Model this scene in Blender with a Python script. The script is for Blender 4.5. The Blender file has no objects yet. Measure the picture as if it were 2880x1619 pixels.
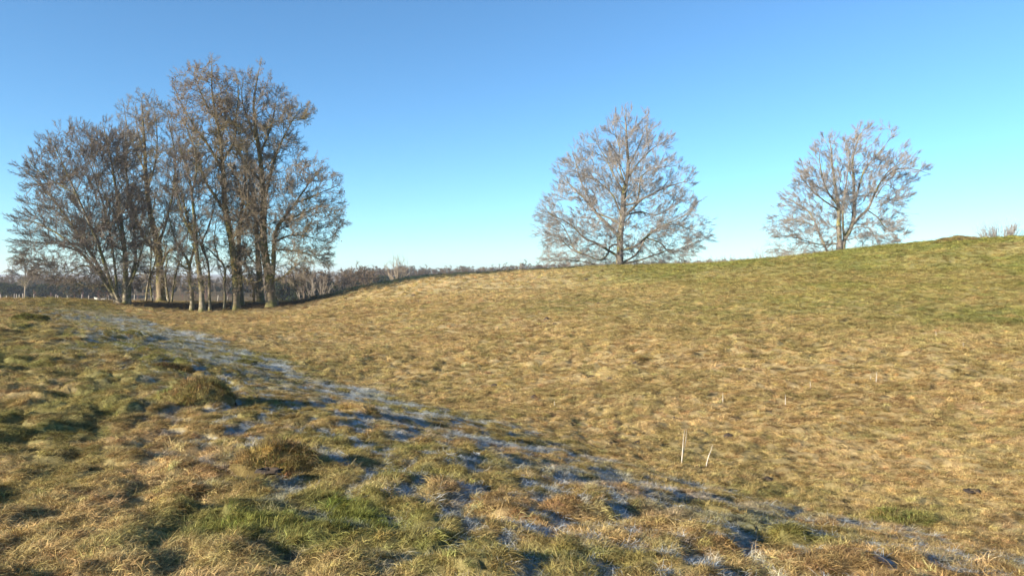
import bpy, math, random
import numpy as np
from mathutils import Vector

R = math.radians
SC = bpy.context.scene
COL = SC.collection

# ------------------------------------------------------------------ camera, sky, sun, exposure
FPX, HORIZON, EYE = 2160.0, 768.0, 1.65          # focal length in photo pixels, eye level row, eye height
cam_data = bpy.data.cameras.new('camera')
cam_data.sensor_width = 36.0
cam_data.lens = 36.0 * FPX / 2880.0
cam_data.shift_y = (HORIZON - 809.5) / 2880.0
cam_data.clip_start, cam_data.clip_end = 0.05, 9000.0
cam = bpy.data.objects.new('camera', cam_data)
cam.location = (0, 0, EYE)
cam.rotation_euler = (R(90), 0, 0)
COL.objects.link(cam)
SC.camera = cam

SUN_ELEV = R(18.0)
SUN_AZ = R(-121.0)                                # clockwise from +Y: left of the camera and a little behind it
sun_dir = Vector((math.sin(SUN_AZ) * math.cos(SUN_ELEV), math.cos(SUN_AZ) * math.cos(SUN_ELEV), math.sin(SUN_ELEV)))

world = bpy.data.worlds.new('World')
SC.world = world
world.use_nodes = True
wn = world.node_tree
wn.nodes.clear()
sky = wn.nodes.new('ShaderNodeTexSky')
sky.sky_type = 'NISHITA'
sky.sun_disc = False
sky.sun_elevation = SUN_ELEV
sky.sun_rotation = SUN_AZ
sky.altitude = 0
sky.air_density = 0.8
sky.dust_density = 0.0
sky.ozone_density = 5.0
bg = wn.nodes.new('ShaderNodeBackground')
bg.inputs['Strength'].default_value = 0.074
wo = wn.nodes.new('ShaderNodeOutputWorld')
hs = wn.nodes.new('ShaderNodeHueSaturation')
hs.inputs['Saturation'].default_value = 1.0
hs.inputs['Value'].default_value = 1.0
tint = wn.nodes.new('ShaderNodeMix')
tint.data_type = 'RGBA'
tint.blend_type = 'MULTIPLY'
tint.inputs['Factor'].default_value = 1.0
tint.inputs[7].default_value = (.96, 1.125, 1.06, 1)
wn.links.new(sky.outputs[0], tint.inputs[6])
wn.links.new(tint.outputs[2], hs.inputs['Color'])
wn.links.new(hs.outputs[0], bg.inputs[0])
wn.links.new(bg.outputs[0], wo.inputs[0])

sun_data = bpy.data.lights.new('sun', 'SUN')
sun_data.energy = 4.6
sun_data.angle = R(0.5)
sun_data.color = (1.0, 0.88, 0.70)
sun = bpy.data.objects.new('sun', sun_data)
sun.rotation_euler = sun_dir.to_track_quat('Z', 'Y').to_euler()
sun.location = (-30, -20, 30)
COL.objects.link(sun)

SC.view_settings.view_transform = 'Standard'
SC.view_settings.look = 'None'
SC.view_settings.gamma = 1.0
SC.view_settings.use_curve_mapping = False
SC.view_settings.exposure = 1.54
SC.cycles.max_bounces = 6
SC.cycles.diffuse_bounces = 3
SC.cycles.transparent_max_bounces = 8

# ------------------------------------------------------------------ helpers
rng = np.random.default_rng(7)


def px(u, v, d):
    """Photo pixel at depth d metres -> point in the place."""
    return np.array([(u - 1440.0) / FPX * d, d, EYE - (v - HORIZON) / FPX * d])


def sstep(a, b, x):
    t = np.clip((x - a) / (b - a), 0, 1)
    return t * t * (3 - 2 * t)


def hash2(ix, iy, seed):
    h = (ix.astype(np.int64) * 374761393 + iy.astype(np.int64) * 668265263 + seed * 974711) & 0xFFFFFFFF
    h = ((h ^ (h >> 13)) * 1274126177) & 0xFFFFFFFF
    h = ((h ^ (h >> 16)) * 2246822519) & 0xFFFFFFFF
    return ((h ^ (h >> 15)) & 0xFFFFFF) / float(0xFFFFFF)


def vnoise(x, y, seed=0):
    ix, iy = np.floor(x), np.floor(y)
    fx, fy = x - ix, y - iy
    fx, fy = fx * fx * (3 - 2 * fx), fy * fy * (3 - 2 * fy)
    a, b = hash2(ix, iy, seed), hash2(ix + 1, iy, seed)
    c, d = hash2(ix, iy + 1, seed), hash2(ix + 1, iy + 1, seed)
    return (a * (1 - fx) + b * fx) * (1 - fy) + (c * (1 - fx) + d * fx) * fy


def fbm(x, y, seed=0, octaves=3):
    s, a, t = 0.0, 1.0, 0.0
    for o in range(octaves):
        s = s + a * vnoise(x * 2 ** o + 13.7 * o, y * 2 ** o - 7.1 * o, seed + o)
        t += a
        a *= 0.5
    return s / t


def tussocks(x, y, cell, seed):
    """Rounded clumps of grass: height 0..1, a random per clump, and the vector from the clump's middle."""
    gx, gy = x / cell, y / cell
    ix, iy = np.floor(gx), np.floor(gy)
    best = np.full(x.shape, 9.0)
    rid = np.zeros(x.shape)
    vx, vy = np.zeros(x.shape), np.zeros(x.shape)
    for dx in (-1, 0, 1):
        for dy in (-1, 0, 1):
            cx, cy = ix + dx, iy + dy
            jx = cx + 0.1 + 0.8 * hash2(cx, cy, seed)
            jy = cy + 0.1 + 0.8 * hash2(cx, cy, seed + 5)
            ex, ey = gx - jx, gy - jy
            sq = 0.7 + 0.8 * hash2(cx, cy, seed + 11)
            dd = (ex * ex * sq + ey * ey / sq)
            m = dd < best
            best = np.where(m, dd, best)
            rid = np.where(m, hash2(cx, cy, seed + 9), rid)
            vx, vy = np.where(m, ex, vx), np.where(m, ey, vy)
    return np.clip(1 - best / 0.75, 0, 1), rid, vx, vy


# ------------------------------------------------------------------ the lie of the land
ctrl = [
    # the bank the camera stands on
    (0, 1619, 4.1), (700, 1619, 4.15), (1440, 1619, 4.18), (2200, 1619, 4.4), (2880, 1619, 5.0),
    (0, 1300, 6.75), (0, 1100, 10.8), (0, 950, 19.6), (0, 885, 31), (0, 850, 45), (300, 851, 46),
    (600, 1250, 7.4), (500, 1130, 9.9), (400, 1000, 15.2), (330, 930, 22.5), (150, 1000, 15.4),
    (700, 1110, 10.6), (1000, 1220, 7.95), (1300, 1310, 6.7), (1700, 1430, 5.65), (2300, 1560, 4.95),
    # the ditch bottom
    (470, 925, 34), (650, 893, 42), (800, 878, 47), (920, 1070, 18), (1240, 1150, 14.5), (1700, 1290, 10.5),
    (2300, 1440, 8.0), (2880, 1550, 6.7), (700, 990, 24.5),
    # the far slope
    (1240, 1060, 19), (1240, 950, 27), (1240, 870, 38),
    (900, 1000, 23), (900, 930, 32), (1000, 870, 41), (700, 930, 33),
    (1700, 1150, 14), (1700, 1000, 20), (1700, 880, 30.5), (1700, 800, 46),
    (2300, 1250, 11.5), (2300, 1050, 16), (2300, 900, 25), (2300, 800, 37),
    (2880, 1345, 9), (2880, 1100, 14), (2880, 950, 20), (2880, 850, 28), (2880, 750, 37.5),
    (3600, 1000, 16), (3600, 800, 29), (3600, 640, 38),
    # under the clump
    (345, 864, 46), (520, 872, 48), (680, 870, 48.5), (765, 863, 48.5), (500, 852, 54), (700, 850, 54),
]
crest = [(840, 855, 50), (900, 838, 51), (1000, 812, 53), (1100, 791, 54), (1240, 774, 56), (1400, 766, 58),
         (1560, 757, 61), (1745, 751, 64), (2000, 744, 62), (2130, 736, 61), (2365, 714, 60), (2500, 695, 57),
         (2700, 677, 52), (2880, 668, 47)]
P = [px(*c) for c in ctrl] + [px(*c) for c in crest]
for (u, v, d) in crest:
    p = px(u, v, d)
    for dd, dz in ((7, 0.3 if u > 1350 else .75), (18, 1.9 if u > 1350 else 2.4), (34, 4.2)):
        z = max(p[2] - dz, -4.4)
        P.append(np.array([p[0] * (d + dd) / d, d + dd, z]))
for u in (-900, -300, 0, 300, 600):
    for d, z in ((56, -0.55), (66, -1.4), (82, -2.9), (100, -3.9)):
        P.append(np.array([(u - 1440) / FPX * d, d, z]))
for (x, y, z) in [(0, 0, 0), (0, 2, 0), (-3, 1, 0), (3, 2, -.15), (-8, 3, 0), (-15, 10, 0), (-25, 20, 0), (-40, 35, 0),
                  (-60, 50, -.6), (-10, -10, 0), (-30, -10, 0), (0, -20, 0), (6, -3, -.7), (10, -10, -.6), (12, 4, -.5), (25, 8, 1.5),
                  (25, -10, 1.0), (40, 15, 3.5), (50, 35, 3.8), (70, 40, 1.0), (70, 0, 1.0), (40, -30, 2.0), (-60, 0, 0), (-60, -60, 0),
                  (0, -60, 0), (60, -60, 0), (90, 60, -3), (-90, 60, -3), (-100, 100, -4.3), (-50, 110, -4.4), (0, 115, -4.4),
                  (50, 115, -4.4), (100, 100, -4.3)]:
    P.append(np.array([x, y, z], float))
P = np.array(P)


def tps_kernel(r2):
    return 0.5 * r2 * np.log(r2 + 1e-9)


n = len(P)
S = 0.05
K = tps_kernel(((P[:, None, :2] - P[None, :, :2]) * S).__pow__(2).sum(-1)) + np.eye(n) * 0.004
A = np.zeros((n + 3, n + 3))
A[:n, :n] = K
A[:n, n] = 1
A[:n, n + 1:] = P[:, :2] * S
A[n, :n] = 1
A[n + 1:, :n] = (P[:, :2] * S).T
W = np.linalg.solve(A, np.concatenate([P[:, 2], np.zeros(3)]))


def far_land(x, y):
    z = -4.7 + 2.4 * sstep(-70, 60, x) * sstep(170, 300, y) * (1 - sstep(420, 600, y))
    z = z + 1.5 * (fbm(x / 160, y / 160, 40, 2) - 0.5)
    z = z - 3.5 * sstep(450, 900, y)
    z = z + 2.0 * sstep(1200, 3000, y)
    return z * sstep(-160, 60, y)


def land(x, y):
    x, y = np.atleast_1d(np.asarray(x, float)), np.atleast_1d(np.asarray(y, float))
    sh = x.shape
    x, y = x.ravel(), y.ravel()
    rad = np.hypot(x, y)
    w = sstep(95, 135, rad)
    out = far_land(x, y)
    idx = np.nonzero(w < 1)[0]
    for c in np.array_split(idx, max(1, len(idx) // 40000)):
        q = np.stack([x[c], y[c]], 1) * S
        r2 = ((q[:, None, :] - P[None, :, :2] * S) ** 2).sum(-1)
        z = tps_kernel(r2) @ W[:n] + W[n] + q @ W[n + 1:]
        out[c] = z * (1 - w[c]) + out[c] * w[c]
    return out.reshape(sh)


def hit(u, v, dmin=2.0, dmax=130.0):
    """Where the sight line through a photo pixel meets the land."""
    d = np.geomspace(dmin, dmax, 500)
    x = (u - 1440.0) / FPX * d
    zr = EYE - (v - HORIZON) / FPX * d
    g = land(x, d) - zr
    i = int(np.argmax(g > 0)) if (g > 0).any() else len(d) - 1
    return np.array([x[i], d[i], zr[i]])


# the ditch line, used to lay out frost
ditch = np.array([px(*c)[:2] for c in [(300, 893, 48), (470, 925, 34), (700, 990, 24.5), (920, 1070, 18), (1240, 1150, 14.5),
                                       (1700, 1290, 10.5), (2300, 1440, 8.0), (2880, 1550, 6.7)]] + [np.array([8.0, 3.5])])


def side(x, y):
    """Signed distance from the ditch line, positive towards the camera."""
    best = np.full(x.shape, 1e9)
    sg = np.ones(x.shape)
    for a, b in zip(ditch[:-1], ditch[1:]):
        ab = b - a
        t = np.clip(((x - a[0]) * ab[0] + (y - a[1]) * ab[1]) / (ab @ ab), 0, 1)
        ex, ey = x - a[0] - t * ab[0], y - a[1] - t * ab[1]
        d = np.hypot(ex, ey)
        cr = ab[0] * ey - ab[1] * ex
        m = d < best
        best = np.where(m, d, best)
        sg = np.where(m, np.sign(-cr), sg)
    return best * sg


def relief(x, y):
    """Tussocks and hollows of the turf, metres."""
    r = np.hypot(x, y)
    wx = x + 0.25 * (vnoise(x * 1.3, y * 1.3, 3) - 0.5)
    wy = y + 0.25 * (vnoise(x * 1.3, y * 1.3, 4) - 0.5)
    t1, id1, _, _ = tussocks(wx, wy, 0.36, 21)
    t2, id2, _, _ = tussocks(wx, wy, 0.18, 33)
    s = side(x, y)
    near = sstep(-1.0, 1.5, s)
    amp1 = (0.062 + 0.075 * sstep(.35, .7, fbm(x / 3.1, y / 3.1, 50, 2))) * (0.75 + 0.5 * near)
    h = amp1 * (t1 ** 0.7) * (0.35 + 0.9 * id1) + 0.04 * (t2 ** 0.7) * (0.3 + id2)
    h = h + 0.06 * (fbm(x / 2.0, y / 2.0, 60, 2) - 0.5) + 0.05 * (vnoise(x / .23, y / .23, 66) - 0.5)
    band = sstep(-.6, .2, s) * (1 - sstep(1.8, 3.6, s))
    h = h * (1 - 0.45 * band) - 0.04
    return h * (1 - sstep(70, 120, r)) + 0.6 * (fbm(x / 14, y / 14, 70, 2) - .5) * sstep(75, 130, r)


def gz(x, y):
    x, y = np.atleast_1d(np.asarray(x, float)), np.atleast_1d(np.asarray(y, float))
    return land(x, y) + relief(x, y)


def spots(x, y, lst):
    g = np.zeros(x.shape)
    for (u, v, rx, ry, s) in lst:
        c = hit(u, v)
        g = np.maximum(g, s * np.exp(-(((x - c[0]) / rx) ** 2 + ((y - c[1]) / ry) ** 2)))
    return g


GREEN = [(950, 1500, .65, .55, 1.0), (1120, 1580, .7, .4, .9), (680, 1500, .35, .3, .9), (900, 1440, .35, .25, 1.0),
         (150, 1190, 1.0, 1.4, .6), (200, 960, 6, 5, .5), (40, 1010, 3, 3, .4), (350, 930, 4, 4, .35), (2540, 1465, .6, .35, .8),
         (1600, 860, 3.2, 4, .75), (2150, 950, 1.6, 1.6, .8), (2780, 900, 4, 5, .6), (2000, 880, 5, 5, .35), (720, 1190, .8, .9, .5),
         (900, 1170, 1.2, 1.0, .55), (620, 1090, .9, .9, .5), (1650, 1610, .6, .3, .8), (2100, 1380, .6, .5, .5), (250, 1130, .8, 1, .5),
         (1150, 900, 1.5, 2.5, .35), (1500, 1330, .7, .5, .4), (480, 1060, .8, 1.2, .6)]
BARE = [(500, 862, 6, 3.2, 1), (700, 862, 6.5, 3.2, 1), (620, 850, 9, 3, 1), (800, 858, 3.5, 2.5, .9), (400, 856, 2.5, 2, .6)]


def ground_look(x, y):
    """Base colour (linear) and frost amount of the turf at points x, y."""
    z = land(x, y)
    s = side(x, y)
    r = np.hypot(x, y)
    wx = x + 0.25 * (vnoise(x * 1.3, y * 1.3, 3) - 0.5)
    wy = y + 0.25 * (vnoise(x * 1.3, y * 1.3, 4) - 0.5)
    t1, id1, _, _ = tussocks(wx, wy, 0.36, 21)
    t2, id2, _, _ = tussocks(wx, wy, 0.18, 33)
    n1 = fbm(x / 1.7, y / 1.7, 80, 3)
    n2 = fbm(x / 7.0, y / 7.0, 90, 3)
    n3 = fbm(x / .35, y / .35, 100, 2)
    near = sstep(-1.5, 2.0, s)
    straw = np.array([0.43, 0.33, 0.165])
    pale = np.array([0.57, 0.465, 0.255])
    rust = np.array([0.24, 0.15, 0.072])
    green = np.array([0.145, 0.17, 0.050])
    olive = np.array([0.21, 0.195, 0.070])
    litter = np.array([0.055, 0.038, 0.026])
    c = np.ones(x.shape + (3,)) * straw

    def mix(c, col, a):
        a = np.clip(a, 0, 1)[..., None]
        return c * (1 - a) + col * a
    c = mix(c, pale, sstep(.5, .75, .6 * n1 + .12 * id1 + .28 * n3) * .6)
    c = mix(c, rust, sstep(.52 - .08 * near, .78 - .1 * near, .45 * n1 + .35 * id2 + .2 * n3) * (.55 + .2 * near))
    c = mix(c, olive, sstep(.42, .72, fbm(x / .9 + 40, y / .9, 120, 2)) * (.3 + .3 * near))
    c = mix(c, pale, sstep(-.4, 1.0, z) * (1 - sstep(2, 12, x)) * sstep(-14, -6, x) * .45)
    g_hill = sstep(-.5, 1.1, z) * sstep(0, 14, x) * (.4 + .6 * sstep(.3, .6, n2))
    g = np.clip(g_hill * .8 + spots(x, y, GREEN) * sstep(.25, .5, n1 + .1), 0, 1)
    c = mix(c, olive * np.array([1.3, 1.42, .95]), g_hill * .75)
    c = mix(c, green, g * sstep(.3, .55, .6 * fbm(x / .6, y / .6, 130, 2) + .4 * n1) * .85)
    c = mix(c, np.array([.15, .18, .045]), spots(x, y, GREEN[:4]) * sstep(.35, .55, n1 + .1) * .7)
    c = mix(c, green, near * sstep(.58, .72, fbm(x / 1.1, y / 1.1, 140, 2)) * .4)
    c = mix(c, np.array([.17, .19, .06]), sstep(-.3, .5, s) * (1 - sstep(3, 7, s)) * sstep(8, 14, r) * .3)
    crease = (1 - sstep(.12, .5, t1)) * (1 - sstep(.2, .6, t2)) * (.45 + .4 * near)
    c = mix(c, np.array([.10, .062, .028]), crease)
    bare = np.clip(spots(x, y, BARE) * 1.6 - .25 + .3 * (n1 - .5), 0, 1)
    c = mix(c, litter, bare * .9)
    rough = sstep(75, 110, r)
    c = mix(c, np.array([.13, .095, .055]), rough * .9)
    # frost lies in the lee of the tussocks and on the steep side of the bank
    L = 0.14
    hx, hy = x + sun_dir.x * L, y + sun_dir.y * L
    lee = (relief(hx, hy) - relief(x, y))
    fr = sstep(.0, .028, lee)
    s2 = s + 1.5 * (fbm(x / 1.4 + 3, y / 1.4, 170, 3) - .5)
    band = sstep(-.3, .5, s2) * (1 - sstep(1.5, 4.8, s2))
    bandn = sstep(.40, .58, .55 * fbm(x / 1.5 + 9, y / .8, 150, 3) + .45 * fbm(x / .35, y / .3, 155, 2))
    low = sstep(0, 1, s) * (1 - sstep(3, 7.5, s))
    band = band * (1 - .45 * sstep(0, 3, x))
    corner = sstep(1.2, 3.0, x) * sstep(0, .6, s)
    frost = np.clip(band * (.2 + .85 * bandn) * (.5 + .6 * fr) + fr * low * .7 + fr * np.clip(corner, 0, 1) * .65
                    + fr * near * .14 * sstep(.5, .7, n2 + .1), 0, 1)
    frost = sstep(.17, .68, frost) * .88
    frost *= (1 - bare) * (1 - sstep(36, 50, r)) * (1 - .6 * np.clip(spots(x, y, GREEN[:4]), 0, 1))
    return c, frost, bare


# ------------------------------------------------------------------ mesh and material helpers
def raw_mesh(name, V, F, mat=None, smooth=False):
    """V (n,3); F (m,3) or (m,4) or a list of both."""
    me = bpy.data.meshes.new(name)
    V = np.asarray(V, dtype=np.float32)
    Fs = F if isinstance(F, list) else [F]
    Fs = [np.asarray(f, dtype=np.int32) for f in Fs if len(f)]
    idx = np.concatenate([f.ravel() for f in Fs])
    tot = np.concatenate([np.full(len(f), f.shape[1], dtype=np.int32) for f in Fs])
    start = np.concatenate([[0], np.cumsum(tot)[:-1]]).astype(np.int32)
    me.vertices.add(len(V))
    me.vertices.foreach_set('co', V.ravel())
    me.loops.add(len(idx))
    me.loops.foreach_set('vertex_index', idx)
    me.polygons.add(len(tot))
    me.polygons.foreach_set('loop_start', start)
    if smooth:
        me.polygons.foreach_set('use_smooth', np.ones(len(tot), dtype=bool))
    me.update(calc_edges=True)
    if mat:
        me.materials.append(mat)
    return me


def fattr(me, name, data, domain='POINT'):
    data = np.asarray(data, dtype=np.float32)
    if data.ndim == 2:
        a = me.attributes.new(name, 'FLOAT_VECTOR', domain)
        a.data.foreach_set('vector', data.ravel())
    else:
        a = me.attributes.new(name, 'FLOAT', domain)
        a.data.foreach_set('value', data.ravel())


def link(name, me, parent=None, loc=None, **props):
    o = bpy.data.objects.new(name, me)
    COL.objects.link(o)
    if loc is not None:
        o.location = [float(c) for c in loc]
    if parent:
        o.parent = parent
    for k, v in props.items():
        o[k] = v
    return o


def new_mat(name):
    m = bpy.data.materials.new(name)
    m.use_nodes = True
    nt = m.node_tree
    nt.nodes.clear()
    out = nt.nodes.new('ShaderNodeOutputMaterial')
    return m, nt, out


def noise_mix(nt, scale, c1, c2, lo=.35, hi=.65, detail=4, coord='Object'):
    tc = nt.nodes.new('ShaderNodeTexCoord')
    nz = nt.nodes.new('ShaderNodeTexNoise')
    nz.inputs['Scale'].default_value = scale
    nz.inputs['Detail'].default_value = detail
    nt.links.new(tc.outputs[coord], nz.inputs['Vector'])
    mr = nt.nodes.new('ShaderNodeMapRange')
    mr.inputs['From Min'].default_value = lo
    mr.inputs['From Max'].default_value = hi
    nt.links.new(nz.outputs['Fac'], mr.inputs['Value'])
    mx = nt.nodes.new('ShaderNodeMix')
    mx.data_type = 'RGBA'
    nt.links.new(mr.outputs['Result'], mx.inputs['Factor'])
    for sock, c in ((6, c1), (7, c2)):
        if isinstance(c, tuple):
            mx.inputs[sock].default_value = c + (1,)
        else:
            nt.links.new(c, mx.inputs[sock])
    return mx.outputs[2], nz.outputs['Fac']


def bark_mat(name, c1, c2, moss=None, mossy=(.5, .65), scale=3.0):
    m, nt, out = new_mat(name)
    col, fac = noise_mix(nt, scale * 2.5, c1, c2)
    if moss:
        col, _ = noise_mix(nt, scale * .6, col, moss, mossy[0], mossy[1])
    d = nt.nodes.new('ShaderNodeBsdfPrincipled')
    d.inputs['Roughness'].default_value = .85
    d.inputs['Specular IOR Level'].default_value = .2
    nt.links.new(col, d.inputs['Base Color'])
    b = nt.nodes.new('ShaderNodeBump')
    b.inputs['Strength'].default_value = .6
    b.inputs['Distance'].default_value = .03
    nt.links.new(fac, b.inputs['Height'])
    nt.links.new(b.outputs[0], d.inputs['Normal'])
    nt.links.new(d.outputs[0], out.inputs[0])
    return m


def leaf_mat(name, c1, c2, trans=.3, scale=2.0):
    m, nt, out = new_mat(name)
    col, _ = noise_mix(nt, scale, c1, c2)
    d = nt.nodes.new('ShaderNodeBsdfDiffuse')
    t = nt.nodes.new('ShaderNodeBsdfTranslucent')
    nt.links.new(col, d.inputs['Color'])
    nt.links.new(col, t.inputs['Color'])
    mx = nt.nodes.new('ShaderNodeMixShader')
    mx.inputs[0].default_value = trans
    nt.links.new(d.outputs[0], mx.inputs[1])
    nt.links.new(t.outputs[0], mx.inputs[2])
    nt.links.new(mx.outputs[0], out.inputs[0])
    return m


def turf_mat():
    m, nt, out = new_mat('turf')
    a = nt.nodes.new('ShaderNodeAttribute')
    a.attribute_name = 'look'
    f = nt.nodes.new('ShaderNodeAttribute')
    f.attribute_name = 'frost'
    tc = nt.nodes.new('ShaderNodeTexCoord')
    nz = nt.nodes.new('ShaderNodeTexNoise')
    nz.inputs['Scale'].default_value = 9
    nz.inputs['Detail'].default_value = 8
    nz.inputs['Roughness'].default_value = .75
    nt.links.new(tc.outputs['Object'], nz.inputs['Vector'])
    mr = nt.nodes.new('ShaderNodeMapRange')
    mr.inputs['From Min'].default_value = .3
    mr.inputs['From Max'].default_value = .7
    mr.inputs['To Min'].default_value = .45
    mr.inputs['To Max'].default_value = 1.25
    nt.links.new(nz.outputs['Fac'], mr.inputs['Value'])
    vm = nt.nodes.new('ShaderNodeVectorMath')
    vm.operation = 'SCALE'
    nt.links.new(a.outputs['Vector'], vm.inputs[0])
    nt.links.new(mr.outputs[0], vm.inputs['Scale'])
    mx = nt.nodes.new('ShaderNodeMix')
    mx.data_type = 'RGBA'
    n2 = nt.nodes.new('ShaderNodeTexNoise')
    n2.inputs['Scale'].default_value = 28
    n2.inputs['Detail'].default_value = 5
    nt.links.new(tc.outputs['Object'], n2.inputs['Vector'])
    m2 = nt.nodes.new('ShaderNodeMapRange')
    m2.inputs['From Min'].default_value = .38
    m2.inputs['From Max'].default_value = .6
    m2.inputs['To Min'].default_value = .25
    m2.inputs['To Max'].default_value = 1.2
    nt.links.new(n2.outputs['Fac'], m2.inputs['Value'])
    fq = nt.nodes.new('ShaderNodeMath')
    fq.operation = 'MULTIPLY'
    fq.use_clamp = True
    nt.links.new(m2.outputs[0], fq.inputs[0])
    nt.links.new(f.outputs['Fac'], fq.inputs[1])
    nt.links.new(fq.outputs[0], mx.inputs['Factor'])
    nt.links.new(vm.outputs[0], mx.inputs[6])
    mx.inputs[7].default_value = (.47, .54, .60, 1)
    d = nt.nodes.new('ShaderNodeBsdfDiffuse')
    nt.links.new(mx.outputs[2], d.inputs['Color'])
    b = nt.nodes.new('ShaderNodeBump')
    b.inputs['Strength'].default_value = .9
    b.inputs['Distance'].default_value = .05
    nt.links.new(nz.outputs['Fac'], b.inputs['Height'])
    nt.links.new(b.outputs[0], d.inputs['Normal'])
    nt.links.new(d.outputs[0], out.inputs[0])
    return m


def blade_mat():
    """Grass blades: the turf's colour where the tuft grows, varied from blade to blade."""
    m, nt, out = new_mat('grass_blade')
    a = nt.nodes.new('ShaderNodeAttribute')
    a.attribute_type = 'INSTANCER'
    a.attribute_name = 'look'
    f = nt.nodes.new('ShaderNodeAttribute')
    f.attribute_type = 'INSTANCER'
    f.attribute_name = 'frost'
    v = nt.nodes.new('ShaderNodeAttribute')
    v.attribute_name = 'blade'
    ramp = nt.nodes.new('ShaderNodeValToRGB')
    e = ramp.color_ramp.elements
    e[0].position, e[0].color = 0, (.34, .27, .19, 1)
    e[1].position, e[1].color = 1, (2.05, 2.0, 1.75, 1)
    k = e.new(.5)
    k.color = (1.0, .97, .9, 1)
    nt.links.new(v.outputs['Fac'], ramp.inputs[0])
    vm = nt.nodes.new('ShaderNodeVectorMath')
    vm.operation = 'MULTIPLY'
    nt.links.new(a.outputs['Vector'], vm.inputs[0])
    nt.links.new(ramp.outputs[0], vm.inputs[1])
    mx = nt.nodes.new('ShaderNodeMix')
    mx.data_type = 'RGBA'
    fm = nt.nodes.new('ShaderNodeMath')
    fm.operation = 'MULTIPLY_ADD'
    fm.inputs[1].default_value = 1.15
    fm.inputs[2].default_value = .3
    nt.links.new(v.outputs['Fac'], fm.inputs[0])
    fq = nt.nodes.new('ShaderNodeMath')
    fq.operation = 'MULTIPLY'
    fq.use_clamp = True
    nt.links.new(fm.outputs[0], fq.inputs[0])
    nt.links.new(f.outputs['Fac'], fq.inputs[1])
    nt.links.new(fq.outputs[0], mx.inputs['Factor'])
    nt.links.new(vm.outputs[0], mx.inputs[6])
    mx.inputs[7].default_value = (.54, .60, .64, 1)
    d = nt.nodes.new('ShaderNodeBsdfDiffuse')
    t = nt.nodes.new('ShaderNodeBsdfTranslucent')
    nt.links.new(mx.outputs[2], d.inputs['Color'])
    nt.links.new(mx.outputs[2], t.inputs['Color'])
    ms = nt.nodes.new('ShaderNodeMixShader')
    ms.inputs[0].default_value = .25
    nt.links.new(d.outputs[0], ms.inputs[1])
    nt.links.new(t.outputs[0], ms.inputs[2])
    nt.links.new(ms.outputs[0], out.inputs[0])
    return m


def rgb_mat(name, c, rough=.8):
    m, nt, out = new_mat(name)
    col, fac = noise_mix(nt, 14.0, tuple(x * .75 for x in c), tuple(min(1, x * 1.2) for x in c))
    d = nt.nodes.new('ShaderNodeBsdfPrincipled')
    d.inputs['Roughness'].default_value = rough
    nt.links.new(col, d.inputs['Base Color'])
    nt.links.new(d.outputs[0], out.inputs[0])
    return m


M_TURF, M_BLADE = turf_mat(), blade_mat()

# ------------------------------------------------------------------ the ground, one sheet to the horizon
th = np.concatenate([np.arange(-180, -54, 4.0), np.arange(-54, -46, 1.0), np.arange(-46, 46.01, .23), np.arange(47, 55, 1.0),
                     np.arange(56, 180, 4.0)])
rr = np.concatenate([[.5, 1.0, 1.5, 2.0, 2.4], np.geomspace(2.7, 100, 660), np.geomspace(103, 5500, 90)])
TH, RR = np.meshgrid(np.radians(th), rr, indexing='ij')
GX, GY = (np.sin(TH) * RR).ravel(), (np.cos(TH) * RR).ravel()
GZ = gz(GX, GY)
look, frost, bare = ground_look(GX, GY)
nt_, nr_ = len(th), len(rr)
ii, jj = np.meshgrid(np.arange(nt_), np.arange(nr_ - 1), indexing='ij')
i2 = (ii + 1) % nt_
F = np.stack([ii * nr_ + jj, i2 * nr_ + jj, i2 * nr_ + jj + 1, ii * nr_ + jj + 1], -1).reshape(-1, 4)
V = np.stack([GX, GY, GZ], 1)
V = np.vstack([V, [[0, 0, gz(0., 0.)[0]]]])
c0 = len(V) - 1
ia = np.arange(nt_)
F2 = np.stack([np.full(nt_, c0), ((ia + 1) % nt_) * nr_, ia * nr_], 1)
me = raw_mesh('ground', V, [F[:, ::-1], F2[:, ::-1]], M_TURF, smooth=True)
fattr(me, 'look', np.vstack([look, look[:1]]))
fattr(me, 'frost', np.append(frost, 0))
nrm = me.polygons[0].normal
if nrm.z < 0:
    me.flip_normals()
link('ground', me, kind='structure')

# ------------------------------------------------------------------ grass
tuft_coll = bpy.data.collections.new('grass_tufts')      # prototypes, never linked to the scene themselves


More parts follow.
